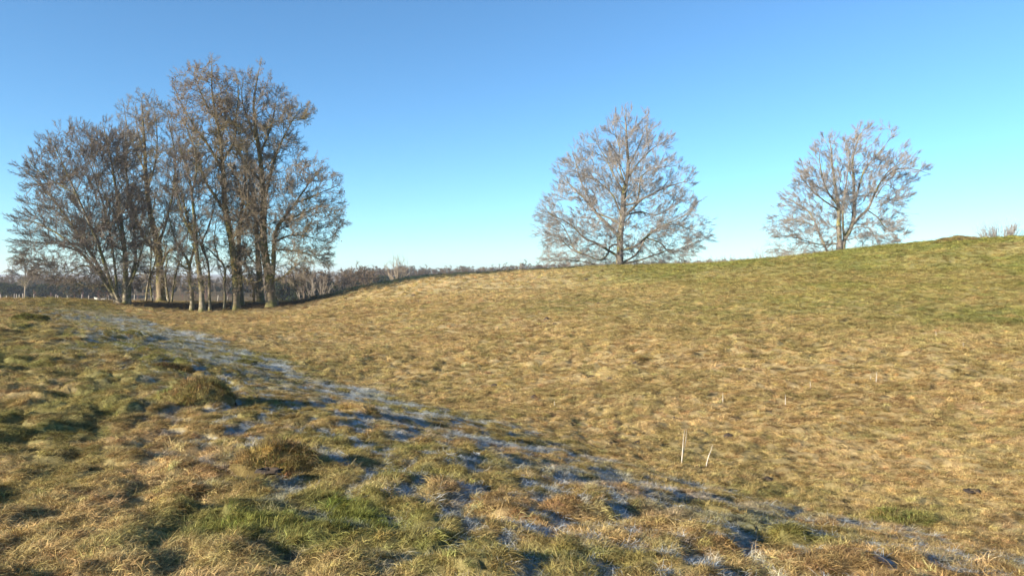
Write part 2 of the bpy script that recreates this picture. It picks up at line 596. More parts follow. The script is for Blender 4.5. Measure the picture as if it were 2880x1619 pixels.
def blades_mesh(name, nb, rad, llo, lhi, width, lean, spread, droop, seed, segs=3):
    r = np.random.default_rng(seed)
    a = r.uniform(0, 2 * np.pi, nb)
    rr_ = rad * np.sqrt(r.uniform(0, 1, nb))
    base = np.stack([np.cos(a) * rr_, np.sin(a) * rr_, np.full(nb, -.02)], 1)
    yaw = r.normal(0, spread, nb)
    pitch = np.clip(r.normal(lean, .28, nb), .05, 1.5)            # angle above the ground
    L = r.uniform(llo, lhi, nb)
    pts = [base]
    p = base.copy()
    ang = pitch.copy()
    for k in range(segs):
        d = np.stack([np.cos(ang) * np.cos(yaw), np.cos(ang) * np.sin(yaw), np.sin(ang)], 1)
        p = p + d * (L / segs)[:, None]
        p[:, 2] = np.maximum(p[:, 2], r.uniform(.004, .03, nb))
        pts.append(p.copy())
        ang = ang - droop * r.uniform(.5, 1.4, nb)
        yaw = yaw + r.normal(0, .18, nb)
    pts = np.array(pts).transpose(1, 0, 2)                         # nb, segs+1, 3
    sidev = np.stack([-np.sin(yaw), np.cos(yaw), r.normal(0, .5, nb)], 1)
    sidev /= np.linalg.norm(sidev, axis=1)[:, None]
    wv = width * r.uniform(.6, 1.3, nb)
    prof = np.array([.8, 1.0, .7, .12]) if segs == 3 else np.linspace(1, .15, segs + 1)
    Lv = pts - sidev[:, None, :] * (wv[:, None] * prof[None, :])[..., None] * .5
    Rv = pts + sidev[:, None, :] * (wv[:, None] * prof[None, :])[..., None] * .5
    V = np.stack([Lv, Rv], 2).reshape(-1, 3)
    k = segs + 1
    b = (np.arange(nb) * k * 2)[:, None] + (np.arange(segs) * 2)[None, :]
    F = np.stack([b, b + 1, b + 3, b + 2], -1).reshape(-1, 4)
    me = raw_mesh(name, V, F, M_BLADE)
    fattr(me, 'blade', np.repeat(r.uniform(0, 1, nb), k * 2))
    o = bpy.data.objects.new(name, me)
    tuft_coll.objects.link(o)
    return o


for i in range(5):      # matted straw, combed flat
    blades_mesh('tuft_a_matted_%d' % i, 80, .12, .07, .19, .0040, .28, .9, .22, 100 + i)
for i in range(3):      # drooping tussock heads
    blades_mesh('tuft_b_droop_%d' % i, 85, .07, .08, .20, .0040, .85, 1.2, .62, 200 + i)
for i in range(3):      # short green turf
    blades_mesh('tuft_c_short_%d' % i, 90, .13, .03, .08, .0040, 1.05, 1.8, .25, 300 + i)
for i in range(2):      # sparse long stems
    blades_mesh('tuft_d_stems_%d' % i, 5, .12, .12, .32, .0030, 1.0, 1.6, .12, 400 + i)
# prototypes are picked in alphabetical order: 0-4 matted, 5-7 drooping, 8-10 short, 11-12 stems


def scatter_band(r0, r1, per_m2, r, amax=47):
    a = math.radians(amax)
    nn = int(per_m2 * a * (r1 * r1 - r0 * r0))
    rad = np.sqrt(r.uniform(r0 * r0, r1 * r1, nn))
    t = r.uniform(-a, a, nn)
    return np.sin(t) * rad, np.cos(t) * rad


xs, ys = [], []
for (r0, r1, dens) in ((2.4, 7, 400), (7, 11, 240), (11, 17, 130), (17, 28, 58), (28, 45, 30), (45, 72, 12)):
    a, b = scatter_band(r0, r1, dens, rng)
    xs.append(a)
    ys.append(b)
X, Y = np.concatenate(xs), np.concatenate(ys)
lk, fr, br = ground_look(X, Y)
keep = rng.uniform(0, 1, len(X)) > br * .85
t1k, _, _, _ = tussocks(X + 0.25 * (vnoise(X * 1.3, Y * 1.3, 3) - 0.5), Y + 0.25 * (vnoise(X * 1.3, Y * 1.3, 4) - 0.5), 0.36, 21)
keep &= rng.uniform(0, 1, len(X)) < .6 + .8 * t1k
keep &= ~((fr > .55) & (rng.uniform(0, 1, len(X)) < .35))
X, Y, lk, fr = X[keep], Y[keep], lk[keep], fr[keep]
Z = gz(X, Y)
e = .06
nx_, ny_ = (gz(X + e, Y) - Z) / e, (gz(X, Y + e) - Z) / e
greenness = np.clip((lk[:, 1] - lk[:, 0]) / .03 + .6, 0, 1)
rad = np.hypot(X, Y)
# direction a tuft lies: downhill off its tussock, mixed with the lay of the wind
wind = 2 * np.pi * fbm(X / 2.2, Y / 2.2, 500, 2) * 1.4 + .4
dx = -nx_ * 2.2 + np.cos(wind) * .45 + rng.normal(0, .45, len(X))
dy = -ny_ * 2.2 + np.sin(wind) * .45 + rng.normal(0, .45, len(X))
yaw = np.arctan2(dy, dx)
u = rng.uniform(0, 1, len(X))
idx = np.where(u < .6, rng.integers(0, 5, len(X)), rng.integers(5, 8, len(X)))
idx = np.where(rng.uniform(0, 1, len(X)) < greenness * .75, rng.integers(8, 11, len(X)), idx)
idx = np.where(rng.uniform(0, 1, len(X)) < .06, rng.integers(11, 13, len(X)), idx)
scl = rng.uniform(.36, .72, len(X)) * (1 + 1.0 * sstep(8, 26, rad) + 1.1 * sstep(25, 60, rad))
scl = np.where(idx >= 11, scl * .8, scl)
# tilt the tuft with the slope
slope = np.clip(np.hypot(nx_, ny_), 0, 1.0)
tx, ty = np.arctan(ny_.clip(-1, 1)), -np.arctan(nx_.clip(-1, 1))
# euler XYZ: rotate about Z first in local frame = build matrices
cz, sz = np.cos(yaw), np.sin(yaw)
N = np.stack([-nx_.clip(-1, 1), -ny_.clip(-1, 1), np.ones(len(X))], 1)
N /= np.linalg.norm(N, axis=1)[:, None]
T = np.stack([cz, sz, np.zeros(len(X))], 1)
T -= N * (T * N).sum(1)[:, None]
T /= np.linalg.norm(T, axis=1)[:, None]
B = np.cross(N, T)
ex = np.arctan2(B[:, 2], N[:, 2])
ey = np.arctan2(-T[:, 2], np.hypot(T[:, 0], T[:, 1]))
ez = np.arctan2(T[:, 1], T[:, 0])
me = bpy.data.meshes.new('grass')
me.vertices.add(len(X))
me.vertices.foreach_set('co', np.stack([X, Y, Z], 1).astype(np.float32).ravel())
jit = rng.uniform(.62, 1.38, (len(X), 1)) * rng.normal(1, .05, (len(X), 3))
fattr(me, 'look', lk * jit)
fattr(me, 'frost', np.clip(fr * rng.uniform(.6, 1.3, len(X)), 0, .95))
fattr(me, 'rot', np.stack([ex, ey, ez], 1))
fattr(me, 'scl', scl)
a = me.attributes.new('idx', 'INT', 'POINT')
a.data.foreach_set('value', idx.astype(np.int32))
me.update()


def tuft_nodes():
    ng = bpy.data.node_groups.new('grass_scatter', 'GeometryNodeTree')
    ng.interface.new_socket('Geometry', in_out='INPUT', socket_type='NodeSocketGeometry')
    ng.interface.new_socket('Geometry', in_out='OUTPUT', socket_type='NodeSocketGeometry')
    gi, go = ng.nodes.new('NodeGroupInput'), ng.nodes.new('NodeGroupOutput')
    iop = ng.nodes.new('GeometryNodeInstanceOnPoints')
    ci = ng.nodes.new('GeometryNodeCollectionInfo')
    ci.inputs['Collection'].default_value = tuft_coll
    ci.inputs['Separate Children'].default_value = True
    ci.inputs['Reset Children'].default_value = True

    def na(name, typ):
        nd = ng.nodes.new('GeometryNodeInputNamedAttribute')
        nd.data_type = typ
        nd.inputs['Name'].default_value = name
        return nd.outputs['Attribute']
    e2r = ng.nodes.new('FunctionNodeEulerToRotation')
    ng.links.new(gi.outputs[0], iop.inputs['Points'])
    ng.links.new(ci.outputs[0], iop.inputs['Instance'])
    iop.inputs['Pick Instance'].default_value = True
    ng.links.new(na('idx', 'INT'), iop.inputs['Instance Index'])
    ng.links.new(na('rot', 'FLOAT_VECTOR'), e2r.inputs[0])
    ng.links.new(e2r.outputs[0], iop.inputs['Rotation'])
    ng.links.new(na('scl', 'FLOAT'), iop.inputs['Scale'])
    ng.links.new(iop.outputs[0], go.inputs[0])
    return ng


NG = tuft_nodes()
g = link('grass', me, kind='stuff')
g['label'] = 'matted straw and green winter grass with frost in the hollows'
g['category'] = 'grass'
md = g.modifiers.new('scatter', 'NODES')
md.node_group = NG

# ------------------------------------------------------------------ trees
BARK_ASH = bark_mat('ash_bark', (.27, .235, .19), (.15, .125, .10), (.20, .19, .07), (.48, .62), 2.0)
TWIG_ASH = bark_mat('ash_twigs', (.36, .325, .29), (.21, .185, .165))
BARK_BEECH = bark_mat('beech_bark', (.27, .235, .165), (.12, .10, .075), (.12, .115, .04), (.42, .58), 2.0)
TWIG_BEECH = bark_mat('beech_twigs', (.23, .195, .165), (.13, .105, .09), (.12, .11, .05), (.55, .7))
BARK_DARK = bark_mat('mossy_bark', (.21, .165, .105), (.09, .07, .048), (.14, .13, .045), (.42, .6), 2.0)
TWIG_GREY = bark_mat('grey_twigs', (.28, .235, .175), (.15, .12, .09), (.24, .20, .08), (.48, .62), .35)
M_LEAF = leaf_mat('withered_leaves', (.30, .17, .10), (.17, .09, .055), .35)
M_SHOOT = bark_mat('mossy_shoots', (.30, .24, .11), (.18, .14, .07), (.22, .20, .065), (.5, .65))
M_IVY = leaf_mat('ivy_leaves', (.13, .12, .04), (.25, .16, .07), .15)


def spline(pts, k):
    """Smooth polyline of k points through hand-placed ones."""
    p = np.asarray(pts, float)
    q = np.vstack([2 * p[0] - p[1], p, 2 * p[-1] - p[-2]])
    seg = np.linalg.norm(np.diff(p, axis=0), axis=1)
    s = np.concatenate([[0], np.cumsum(seg)])
    out = []
    for t in np.linspace(0, s[-1], k):
        i = min(int(np.searchsorted(s, t, side='right')) - 1, len(p) - 2)
        f = (t - s[i]) / max(seg[i], 1e-9)
        a, b, c, d = q[i], q[i + 1], q[i + 2], q[i + 3]
        out.append(.5 * (2 * b + (c - a) * f + (2 * a - 5 * b + 4 * c - d) * f * f + (3 * b - a - 3 * c + d) * f ** 3))
    return np.array(out)


def tubes(P, Rd, sides):
    """Round bars along N polylines P (N,K,3) with radii Rd (N,K)."""
    N_, K_, _ = P.shape
    T = np.gradient(P, axis=1)
    T /= np.linalg.norm(T, axis=2)[..., None] + 1e-12
    ref = np.tile(np.array([.3, .9, .2]), (N_, 1))
    m = T.mean(1)
    ref = np.where((np.abs((m * ref).sum(1)) > .75 * np.linalg.norm(m, axis=1))[:, None], np.array([.9, -.2, .1]), ref)
    U = np.cross(T, ref[:, None, :])
    U /= np.linalg.norm(U, axis=2)[..., None] + 1e-12
    Wv = np.cross(T, U)
    ang = np.arange(sides) / sides * 2 * np.pi
    ring = U[:, :, None, :] * np.cos(ang)[None, None, :, None] + Wv[:, :, None, :] * np.sin(ang)[None, None, :, None]
    V = (P[:, :, None, :] + ring * Rd[:, :, None, None]).reshape(-1, 3)
    b = (np.arange(N_) * K_ * sides)[:, None, None] + (np.arange(K_ - 1) * sides)[None, :, None]
    s = np.arange(sides)[None, None, :]
    s2 = (s + 1) % sides
    F = np.stack([b + s, b + s2, b + s2 + sides, b + s + sides], -1).reshape(-1, 4)
    return V, F


def join(parts):
    Vs, Fs, o = [], [], 0
    for V, F in parts:
        Vs.append(V)
        Fs.append(F + o)
        o += len(V)
    return np.vstack(Vs), np.vstack(Fs)


def spray_collection(name, mat, crook, spread, n_side, seed, rad):
    """Kinds of fine twig spray, each 1 m long along +X, scattered over the crowns."""
    coll = bpy.data.collections.new(name)
    for i in range(6):
        r = np.random.default_rng(seed + i)
        ax = np.zeros((1, 7, 3))
        d = np.array([1.0, 0, 0])
        for k in range(1, 7):
            d = d + r.normal(0, crook, 3)
            d /= np.linalg.norm(d)
            ax[0, k] = ax[0, k - 1] + d / 6
        Ra = np.linspace(1.5, .7, 7)[None] * rad
        A_, RA_ = grow(ax, Ra, r, n_side, .05, (spread * .6, spread * 1.3), (.25, .6), 4, None, wander=crook, up=.02, taper=.5, rmax=.9, slim=0, tip=rad * .8)
        B_, RB_ = grow(A_, RA_, r, 9, .15, (spread * .6, spread * 1.2), (.10, .26), 2, None, wander=crook, up=.02, taper=.3, rmax=1, slim=0, tip=rad * .65)
        V, F = join([tubes(ax, Ra, 3), tubes(A_, RA_, 3), tubes(B_, RB_, 3)])
        o = bpy.data.objects.new('spray_%d' % i, raw_mesh('spray_%d' % i, V, F, mat))
        coll.objects.link(o)
    return coll


SPRAYS = {}


def sprays_on(root, org, C, r, count, mat, size):
    key = mat.name
    if key not in SPRAYS:
        crook, spread, ns, rad = {'ash_twigs': (.06, .55, 11, .0095), 'beech_twigs': (.06, .55, 12, .0105)}.get(key, (.18, .8, 11, .0115))
        coll = spray_collection('sprays_' + key, mat, crook, spread, ns, 900 + len(SPRAYS) * 10, rad)
        ng = tuft_nodes()
        for nd in ng.nodes:
            if nd.bl_idname == 'GeometryNodeCollectionInfo':
                nd.inputs['Collection'].default_value = coll
        SPRAYS[key] = ng
    k = r.integers(0, len(C), count)
    e = C.shape[1] - 1
    j = r.integers(1, e + 1, count)
    p = C[k, j]
    d = p - C[k, j - 1]
    d /= np.linalg.norm(d, axis=1)[:, None] + 1e-9
    ctr = np.array([C[:, -1, 0].mean(), C[:, -1, 1].mean(), org[2] + .25 * (C[..., 2].max() - org[2])])
    out = p - ctr
    out /= np.linalg.norm(out, axis=1)[:, None] + 1e-9
    d = d * .7 + out * .85 + r.normal(0, .2, d.shape)
    d /= np.linalg.norm(d, axis=1)[:, None]
    me = bpy.data.meshes.new('twigs')
    me.vertices.add(count)
    me.vertices.foreach_set('co', (p - org).astype(np.float32).ravel())
    fattr(me, 'rot', np.stack([r.uniform(0, 6.28, count), -np.arcsin(d[:, 2].clip(-1, 1)), np.arctan2(d[:, 1], d[:, 0])], 1))
    fattr(me, 'scl', r.uniform(size[0], size[1], count))
    a = me.attributes.new('idx', 'INT', 'POINT')
    a.data.foreach_set('value', r.integers(0, 6, count).astype(np.int32))
    me.update()
    o = link('twigs', me, root, kind='stuff')
    o.modifiers.new('scatter', 'NODES').node_group = SPRAYS[key]


class Env:
    """Outline of a crown as rows (photo row, left, right) at depth d, made a solid round about its own middle."""
    def __init__(self, rows, d, depth=1.0, zoom=None):
        if zoom:
            ox, oy, sc = zoom
            rows = [(oy + r[0] / sc, ox + r[1] / sc, ox + r[2] / sc) for r in rows]
        rows = sorted(rows, key=lambda r: -r[0])
        self.z = np.array([EYE - (r[0] - HORIZON) / FPX * d for r in rows])
        self.l = np.array([(r[1] - 1440) / FPX * d for r in rows])
        self.r = np.array([(r[2] - 1440) / FPX * d for r in rows])
        self.d, self.depth = d, depth

    def inside(self, p):
        z = p[..., 2]
        l, r = np.interp(z, self.z, self.l), np.interp(z, self.z, self.r)
        c, h = (l + r) / 2, np.maximum((r - l) / 2, .05)
        w = np.maximum(h * self.depth, .3)
        q = ((p[..., 0] - c) / h) ** 2 + ((p[..., 1] - self.d) / w) ** 2
        return (q < 1) & (z < self.z[-1]) & (z > self.z[0] - .3)


def grow(P, Rd, r, dens, t0, ang, L, K, env=None, wander=.15, up=.05, taper=.5, rmax=.6, slim=.018, tip=.006, minl=.12, lift=0.0, t1=1.0):
    """Side branches off N parent polylines. L = (shortest, longest) metres or a share of the parent's length."""
    seg = np.linalg.norm(np.diff(P, axis=1), axis=2)
    LP = seg.sum(1)
    cnt = np.maximum((LP * (t1 - t0) * dens + r.uniform(0, 1, len(P))).astype(int), 0)
    pi = np.repeat(np.arange(len(P)), cnt)
    if len(pi) == 0:
        return np.zeros((0, K, 3)), np.zeros((0, K))
    first = np.concatenate([[0], np.cumsum(cnt)[:-1]])
    k = np.arange(len(pi)) - np.repeat(first, cnt)
    t = t0 + (t1 - t0) * (k + r.uniform(0, 1, len(pi))) / cnt[pi]
    t = np.clip(t, 0, .999)
    f = t * (P.shape[1] - 1)
    i = f.astype(int)
    w = (f - i)[:, None]
    a, b = P[pi, i], P[pi, i + 1]
    base = a * (1 - w) + b * w
    rb = Rd[pi, i] * (1 - w[:, 0]) + Rd[pi, i + 1] * w[:, 0]
    T = b - a
    T /= np.linalg.norm(T, axis=1)[:, None] + 1e-9
    rv = r.normal(0, 1, T.shape)
    U = np.cross(T, rv)
    U /= np.linalg.norm(U, axis=1)[:, None] + 1e-9
    th_ = r.uniform(ang[0], ang[1], len(pi))[:, None]
    d = T * np.cos(th_) + U * np.sin(th_)
    d[:, 2] += lift
    d /= np.linalg.norm(d, axis=1)[:, None]
    ln = r.uniform(L[0], L[1], len(pi)) * (1 - taper * (t - t0) / max(1 - t0, .01))
    ln = np.minimum(ln, LP[pi] * .8)
    pts = [base]
    p = base.copy()
    dd = d.copy()
    for q in range(K - 1):
        p = p + dd * (ln / (K - 1))[:, None]
        pts.append(p.copy())
        dd = dd + r.normal(0, wander, dd.shape)
        dd[:, 2] += up
        dd /= np.linalg.norm(dd, axis=1)[:, None]
    C = np.stack(pts, 1)
    if env is not None:
        sc = np.ones(len(C))
        for _ in range(6):
            out = ~env.inside(C[:, -1])
            if not out.any():
                break
            C[out] = base[out][:, None, :] + (C[out] - base[out][:, None, :]) * .72
            sc[out] *= .72
        ln = ln * sc
        ok = ln > minl
        C, ln, rb = C[ok], ln[ok], rb[ok]
    r0 = np.minimum(rb * rmax, ln * slim + tip)
    prof = np.linspace(1, 0, K)
    RR_ = tip + (r0 - tip).clip(0)[:, None] * prof[None, :]
    return C, RR_


def fill(mains, env, r, count, K=7, tip=.012, zlo=0.0, shell=.5, maxlen=4.5):
    """Branches that reach into the empty parts of a crown: each starts on the nearest wood and curves out to a point of the crown."""
    zs = np.linspace(env.z[0], env.z[-1], 60)
    wl, wr = np.interp(zs, env.z, env.l), np.interp(zs, env.z, env.r)
    area = (wr - wl) ** 2
    z = r.choice(zs, count, p=area / area.sum()) + r.uniform(-.5, .5, count) * (zs[1] - zs[0])
    l, rt = np.interp(z, env.z, env.l), np.interp(z, env.z, env.r)
    q = r.uniform(0, 1, count) ** np.where(r.uniform(0, 1, count) < shell, .18, .5) * .96
    a = r.uniform(0, 2 * np.pi, count)
    tg = np.stack([(l + rt) / 2 + np.cos(a) * q * (rt - l) / 2, env.d + np.sin(a) * q * (rt - l) / 2 * env.depth, z], 1)
    N0, T0, R0 = [], [], []
    for c, rd in mains:
        N0.append(c)
        t = np.gradient(c, axis=0)
        T0.append(t / (np.linalg.norm(t, axis=1)[:, None] + 1e-9))
        R0.append(rd)
    Nn, Tn, Rn = np.vstack(N0), np.vstack(T0), np.concatenate(R0)
    d0 = np.sqrt(((tg[:, None, :] - Nn[None]) ** 2).sum(-1)).min(1)
    out, rad = [], []
    for i in np.argsort(d0):
        p = tg[i]
        v = p - Nn
        ds = np.linalg.norm(v, axis=1) + 1e-6
        cs = (v * Tn).sum(1) / ds
        cost = ds * (1.75 - cs) * (1 + .5 * (v[:, 2] < -.2)) + 3 * (Rn < .016) * .05
        k = int(np.argmin(cost))
        L = ds[k]
        if L < .25 or L > maxlen:
            continue
        m1 = Nn[k] + Tn[k] * L * .38 + r.normal(0, .05 * L, 3)
        t = np.linspace(0, 1, K)[:, None]
        c = (1 - t) ** 2 * Nn[k] + 2 * t * (1 - t) * m1 + t * t * p
        c[1:-1] += r.normal(0, .025 * L, (K - 2, 3))
        r0 = min(Rn[k] * .65, .014 * L + tip)
        rd = tip + max(r0 - tip, 0) * np.linspace(1, 0, K)
        out.append(c)
        rad.append(rd)
        tt = np.gradient(c, axis=0)
        Nn, Tn, Rn = np.vstack([Nn, c[1:]]), np.vstack([Tn, (tt / (np.linalg.norm(tt, axis=1)[:, None] + 1e-9))[1:]]), np.concatenate([Rn, rd[1:]])
    return np.array(out), np.array(rad)


def trunk_mesh(name, pts, r0, r1, mat, k=24, sides=12, flare=.5, seed=0, expo=1.0, lobes=5, kink=.0):
    """A main stem with root flare and slightly uneven girth; returns its mesh, points and radii."""
    c = spline(pts, k)
    r = np.random.default_rng(seed)
    if kink:
        c[2:-1, :] += np.cumsum(r.normal(0, kink, c[2:-1].shape), axis=0) * .35
    s = np.linspace(0, 1, k)
    L = np.linalg.norm(np.diff(c, axis=0), axis=1).sum()
    rad = r1 + (r0 - r1) * (1 - s) ** expo
    dist = s * L
    rad = rad * (1 + .05 * np.sin(dist * 3.1 + seed))
    V, F = tubes(c[None], rad[None], sides)
    if flare:
        V = V.reshape(k, sides, 3)
        ang = np.arange(sides) / sides * 2 * np.pi
        lob = .5 + .5 * np.cos(ang * lobes + seed)
        fl = flare * np.exp(-dist / .35)[:, None] * (.35 + .65 * lob[None, :])
        V = c[:, None, :] + (V - c[:, None, :]) * (1 + fl)[..., None]
        V = V.reshape(-1, 3)
    return raw_mesh(name, V, F, mat, smooth=True), c, rad


def leaves_mesh(name, pts, r, size, mat):
    """Small folded leaves, each its own two faces, at the given points."""
    n_ = len(pts)
    a = r.normal(0, 1, (n_, 3))
    a /= np.linalg.norm(a, axis=1)[:, None]
    b = np.cross(a, r.normal(0, 1, (n_, 3)))
    b /= np.linalg.norm(b, axis=1)[:, None]
    s = r.uniform(.6, 1.3, n_)[:, None] * size
    c = np.cross(a, b)
    p0, p1 = pts, pts + a * s
    p2, p3 = pts + a * s * .5 + b * s * .32 + c * s * .12, pts + a * s * .5 - b * s * .32 + c * s * .12
    V = np.stack([p0, p2, p1, p3], 1).reshape(-1, 3)
    k = np.arange(n_)[:, None] * 4
    F = np.vstack([k + np.array([0, 1, 2]), k + np.array([0, 2, 3])])
    return raw_mesh(name, V, F, mat)


def resample(c, rad, k):
    t = np.linspace(0, 1, len(c))
    q = np.linspace(0, 1, k)
    return np.stack([np.interp(q, t, c[:, j]) for j in range(3)], 1), np.interp(q, t, rad)


def tree(name, label, cat, stems, env, bark, twig, seed, zoom, d, l1=(2.0, .8, 3.0), l2=(3.2, .5, 1.4), l3=(4.5, .25, .75),
         l4=None, auto=(0, 2, 4), leaves=0, leaf_size=.11, shoots=0, shoot_len=(.15, .5), shoot_to=.55, ivy=0, ivy_to=.6, group=None,
         up=.06, wander=.16, tip=.010, sprays=0, depth_spread=.45, extra=None, limb_ang=(.6, 1.1), leaf_side=None, leafmin=None, fills=0):
    """stems: (kind, points in the zoomed photo, radius at the foot, radius at the tip). The first is the trunk."""
    r = np.random.default_rng(seed)
    ox, oy, sc = zoom

    def w(pt, dd):
        return px(ox + pt[0] / sc, oy + pt[1] / sc, dd)
    base = w(stems[0][1][0], d)
    gb = gz(base[0], base[1])[0]
    root = link(name, None, loc=(base[0], base[1], gb), label=label, category=cat)
    if group:
        root['group'] = group
    org = np.array([base[0], base[1], gb])
    mains = []
    for si, (kind, pp, ra, rb_) in enumerate(stems):
        sgn = r.uniform(-1, 1) * depth_spread * (0 if kind == 'trunk' else 1)
        q = []
        x0 = w(pp[0], d)
        for j, pt in enumerate(pp):
            w0 = w(pt, d)
            off = sgn * np.hypot(w0[0] - x0[0], (w0[2] - x0[2]) * .35)
            wj = w(pt, d + off)
            q.append(wj)
        q = np.array(q)
        if kind in ('trunk', 'stem'):
            q[0, 2] = gz(q[0, 0], q[0, 1])[0] - .12
            if q[1, 2] < q[0, 2] + .2:
                q[1, 2] = q[0, 2] + .3
        else:
            # root the limb in the nearest stem already built
            allp = np.vstack([c for c, _ in mains])
            dd_ = np.linalg.norm((allp - q[0]) * np.array([1, .5, 1]), axis=1)
            q[0] = allp[int(np.argmin(dd_))]
            q[1:, 1] += (q[0, 1] - d) * np.linspace(1, .4, len(q) - 1)
        big = kind in ('trunk', 'stem')
        mesh, c, rad = trunk_mesh(kind, q - org, ra * (.84 if group else 1), rb_, bark, k=26 if big else 18, sides=12 if kind == 'trunk' else 8,
                                  flare=.75 if big else 0, seed=seed + si, expo=.85, kink=.012 if big else .03)
        link({'trunk': 'trunk', 'stem': 'stem', 'limb': 'limb'}[kind], mesh, root)
        mains.append((c + org, rad))
    Pm = np.stack([resample(c, rd, 18)[0] for c, rd in mains])
    Rm = np.stack([resample(c, rd, 18)[1] for c, rd in mains])
    parts = []
    if auto[0]:
        nt0 = [i for i, s_ in enumerate(stems) if s_[0] in ('trunk', 'stem')]
        A0, RA0 = grow(Pm[nt0], Rm[nt0], r, auto[0], .22, limb_ang, (auto[1], auto[2]), 18, env, wander=.10, up=up * .6, taper=.45, rmax=.5, slim=.016, tip=tip, minl=.8)
        parts.append(tubes(A0[:, ::2], RA0[:, ::2], 5))
        Pm, Rm = np.vstack([Pm, A0]), np.vstack([Rm, RA0])
    if fills:
        B0, RB0 = fill([(Pm[i], Rm[i]) for i in range(len(Pm))], env, r, fills, 9, tip)
    C1, R1 = grow(Pm, Rm, r, l1[0] * (.8 if fills else 1.5), .2, (.5, 1.1), l1[1:], 9, env, wander=wander, up=up, taper=.5, rmax=.55, slim=.014, tip=tip, minl=.3)
    if fills:
        C1, R1 = np.vstack([C1, B0]), np.vstack([R1, RB0])
    C2, R2 = grow(C1, R1, r, l2[0] * 1.35, .12, (.45, 1.1), l2[1:], 4, env, wander=wander, up=up, taper=.45, rmax=.65, slim=.012, tip=tip, minl=.15)
    C3, R3 = grow(C2, R2, r, l3[0] * 1.7, .08, (.4, 1.0), l3[1:], 3, env, wander=wander * 1.2, up=up, taper=.4, rmax=.75, slim=.01, tip=tip * .9, minl=.1)
    parts += [tubes(C1[:, ::2] if C1.shape[1] == 9 else C1, R1[:, ::2] if C1.shape[1] == 9 else R1, 4), tubes(C2, R2, 3), tubes(C3, R3, 3)]
    ends = C3
    if l4:
        C4, R4 = grow(C3, R3, r, l4[0], .1, (.4, .9), l4[1:], 3, env, wander=wander, up=up, taper=.3, rmax=.9, slim=.008, tip=tip * .8, minl=.06)
        parts.append(tubes(C4, R4, 3))
        ends = np.concatenate([C3[:, -1], C4[:, -1]])
    else:
        ends = C3[:, -1]
    print('TREE', name, len(stems), len(A0) if auto[0] else 0, len(C1), len(C2), len(C3))
    V, F = join(parts)
    link('crown', raw_mesh('crown', V - org, F, twig), root, kind='stuff')
    if sprays:
        CC = np.concatenate([C2[:, 1:], C2[:, 1:]]) if False else C2
        sprays_on(root, org, CC, r, sprays, twig, (.25, .58))
    if shoots:
        ns = [i for i, s_ in enumerate(stems)]
        S1, SR = grow(Pm[ns], Rm[ns], r, shoots, .1, (.7, 1.4), shoot_len, 4, None, wander=.45, up=.05, taper=.3, rmax=.5, slim=.02, tip=.009, t1=shoot_to)
        S2, SR2 = grow(S1, SR, r, 5, .1, (.5, 1.2), (.1, .3), 3, None, wander=.4, up=.0, tip=.008, rmax=.8, slim=.012)
        V, F = join([tubes(S1, SR, 3), tubes(S2, SR2, 3)])
        link('shoots', raw_mesh('shoots', V - org, F, M_SHOOT), root, kind='stuff')
    if ivy:
        ns = [i for i, s_ in enumerate(stems) if s_[0] != 'limb']
        S1, SR = grow(Pm[ns], Rm[ns], r, ivy, .08, (1.2, 1.7), (.1, .45), 4, None, wander=.4, up=0, taper=0, t1=ivy_to)
        pts = S1[:, 1:].reshape(-1, 3) + r.normal(0, .05, (S1.shape[0] * 3, 3))
        link('ivy', leaves_mesh('ivy', pts - org, r, .13, M_IVY), root, kind='stuff')
    if leaves:
        q = ends
        if leafmin is not None:
            hw = sstep(leafmin[0], leafmin[1], q[:, 2])
            if leaf_side is not None:
                hw = np.maximum(hw, sstep(leaf_side[0], leaf_side[1], q[:, 0]))
            q = q[r.uniform(0, 1, len(q)) < hw + .06]
        if len(q):
            q = q[r.integers(0, len(q), leaves)] + r.normal(0, .05, (leaves, 3))
            link('withered_leaves', leaves_mesh('withered_leaves', q - org, r, leaf_size, M_LEAF), root, kind='stuff')
    return root


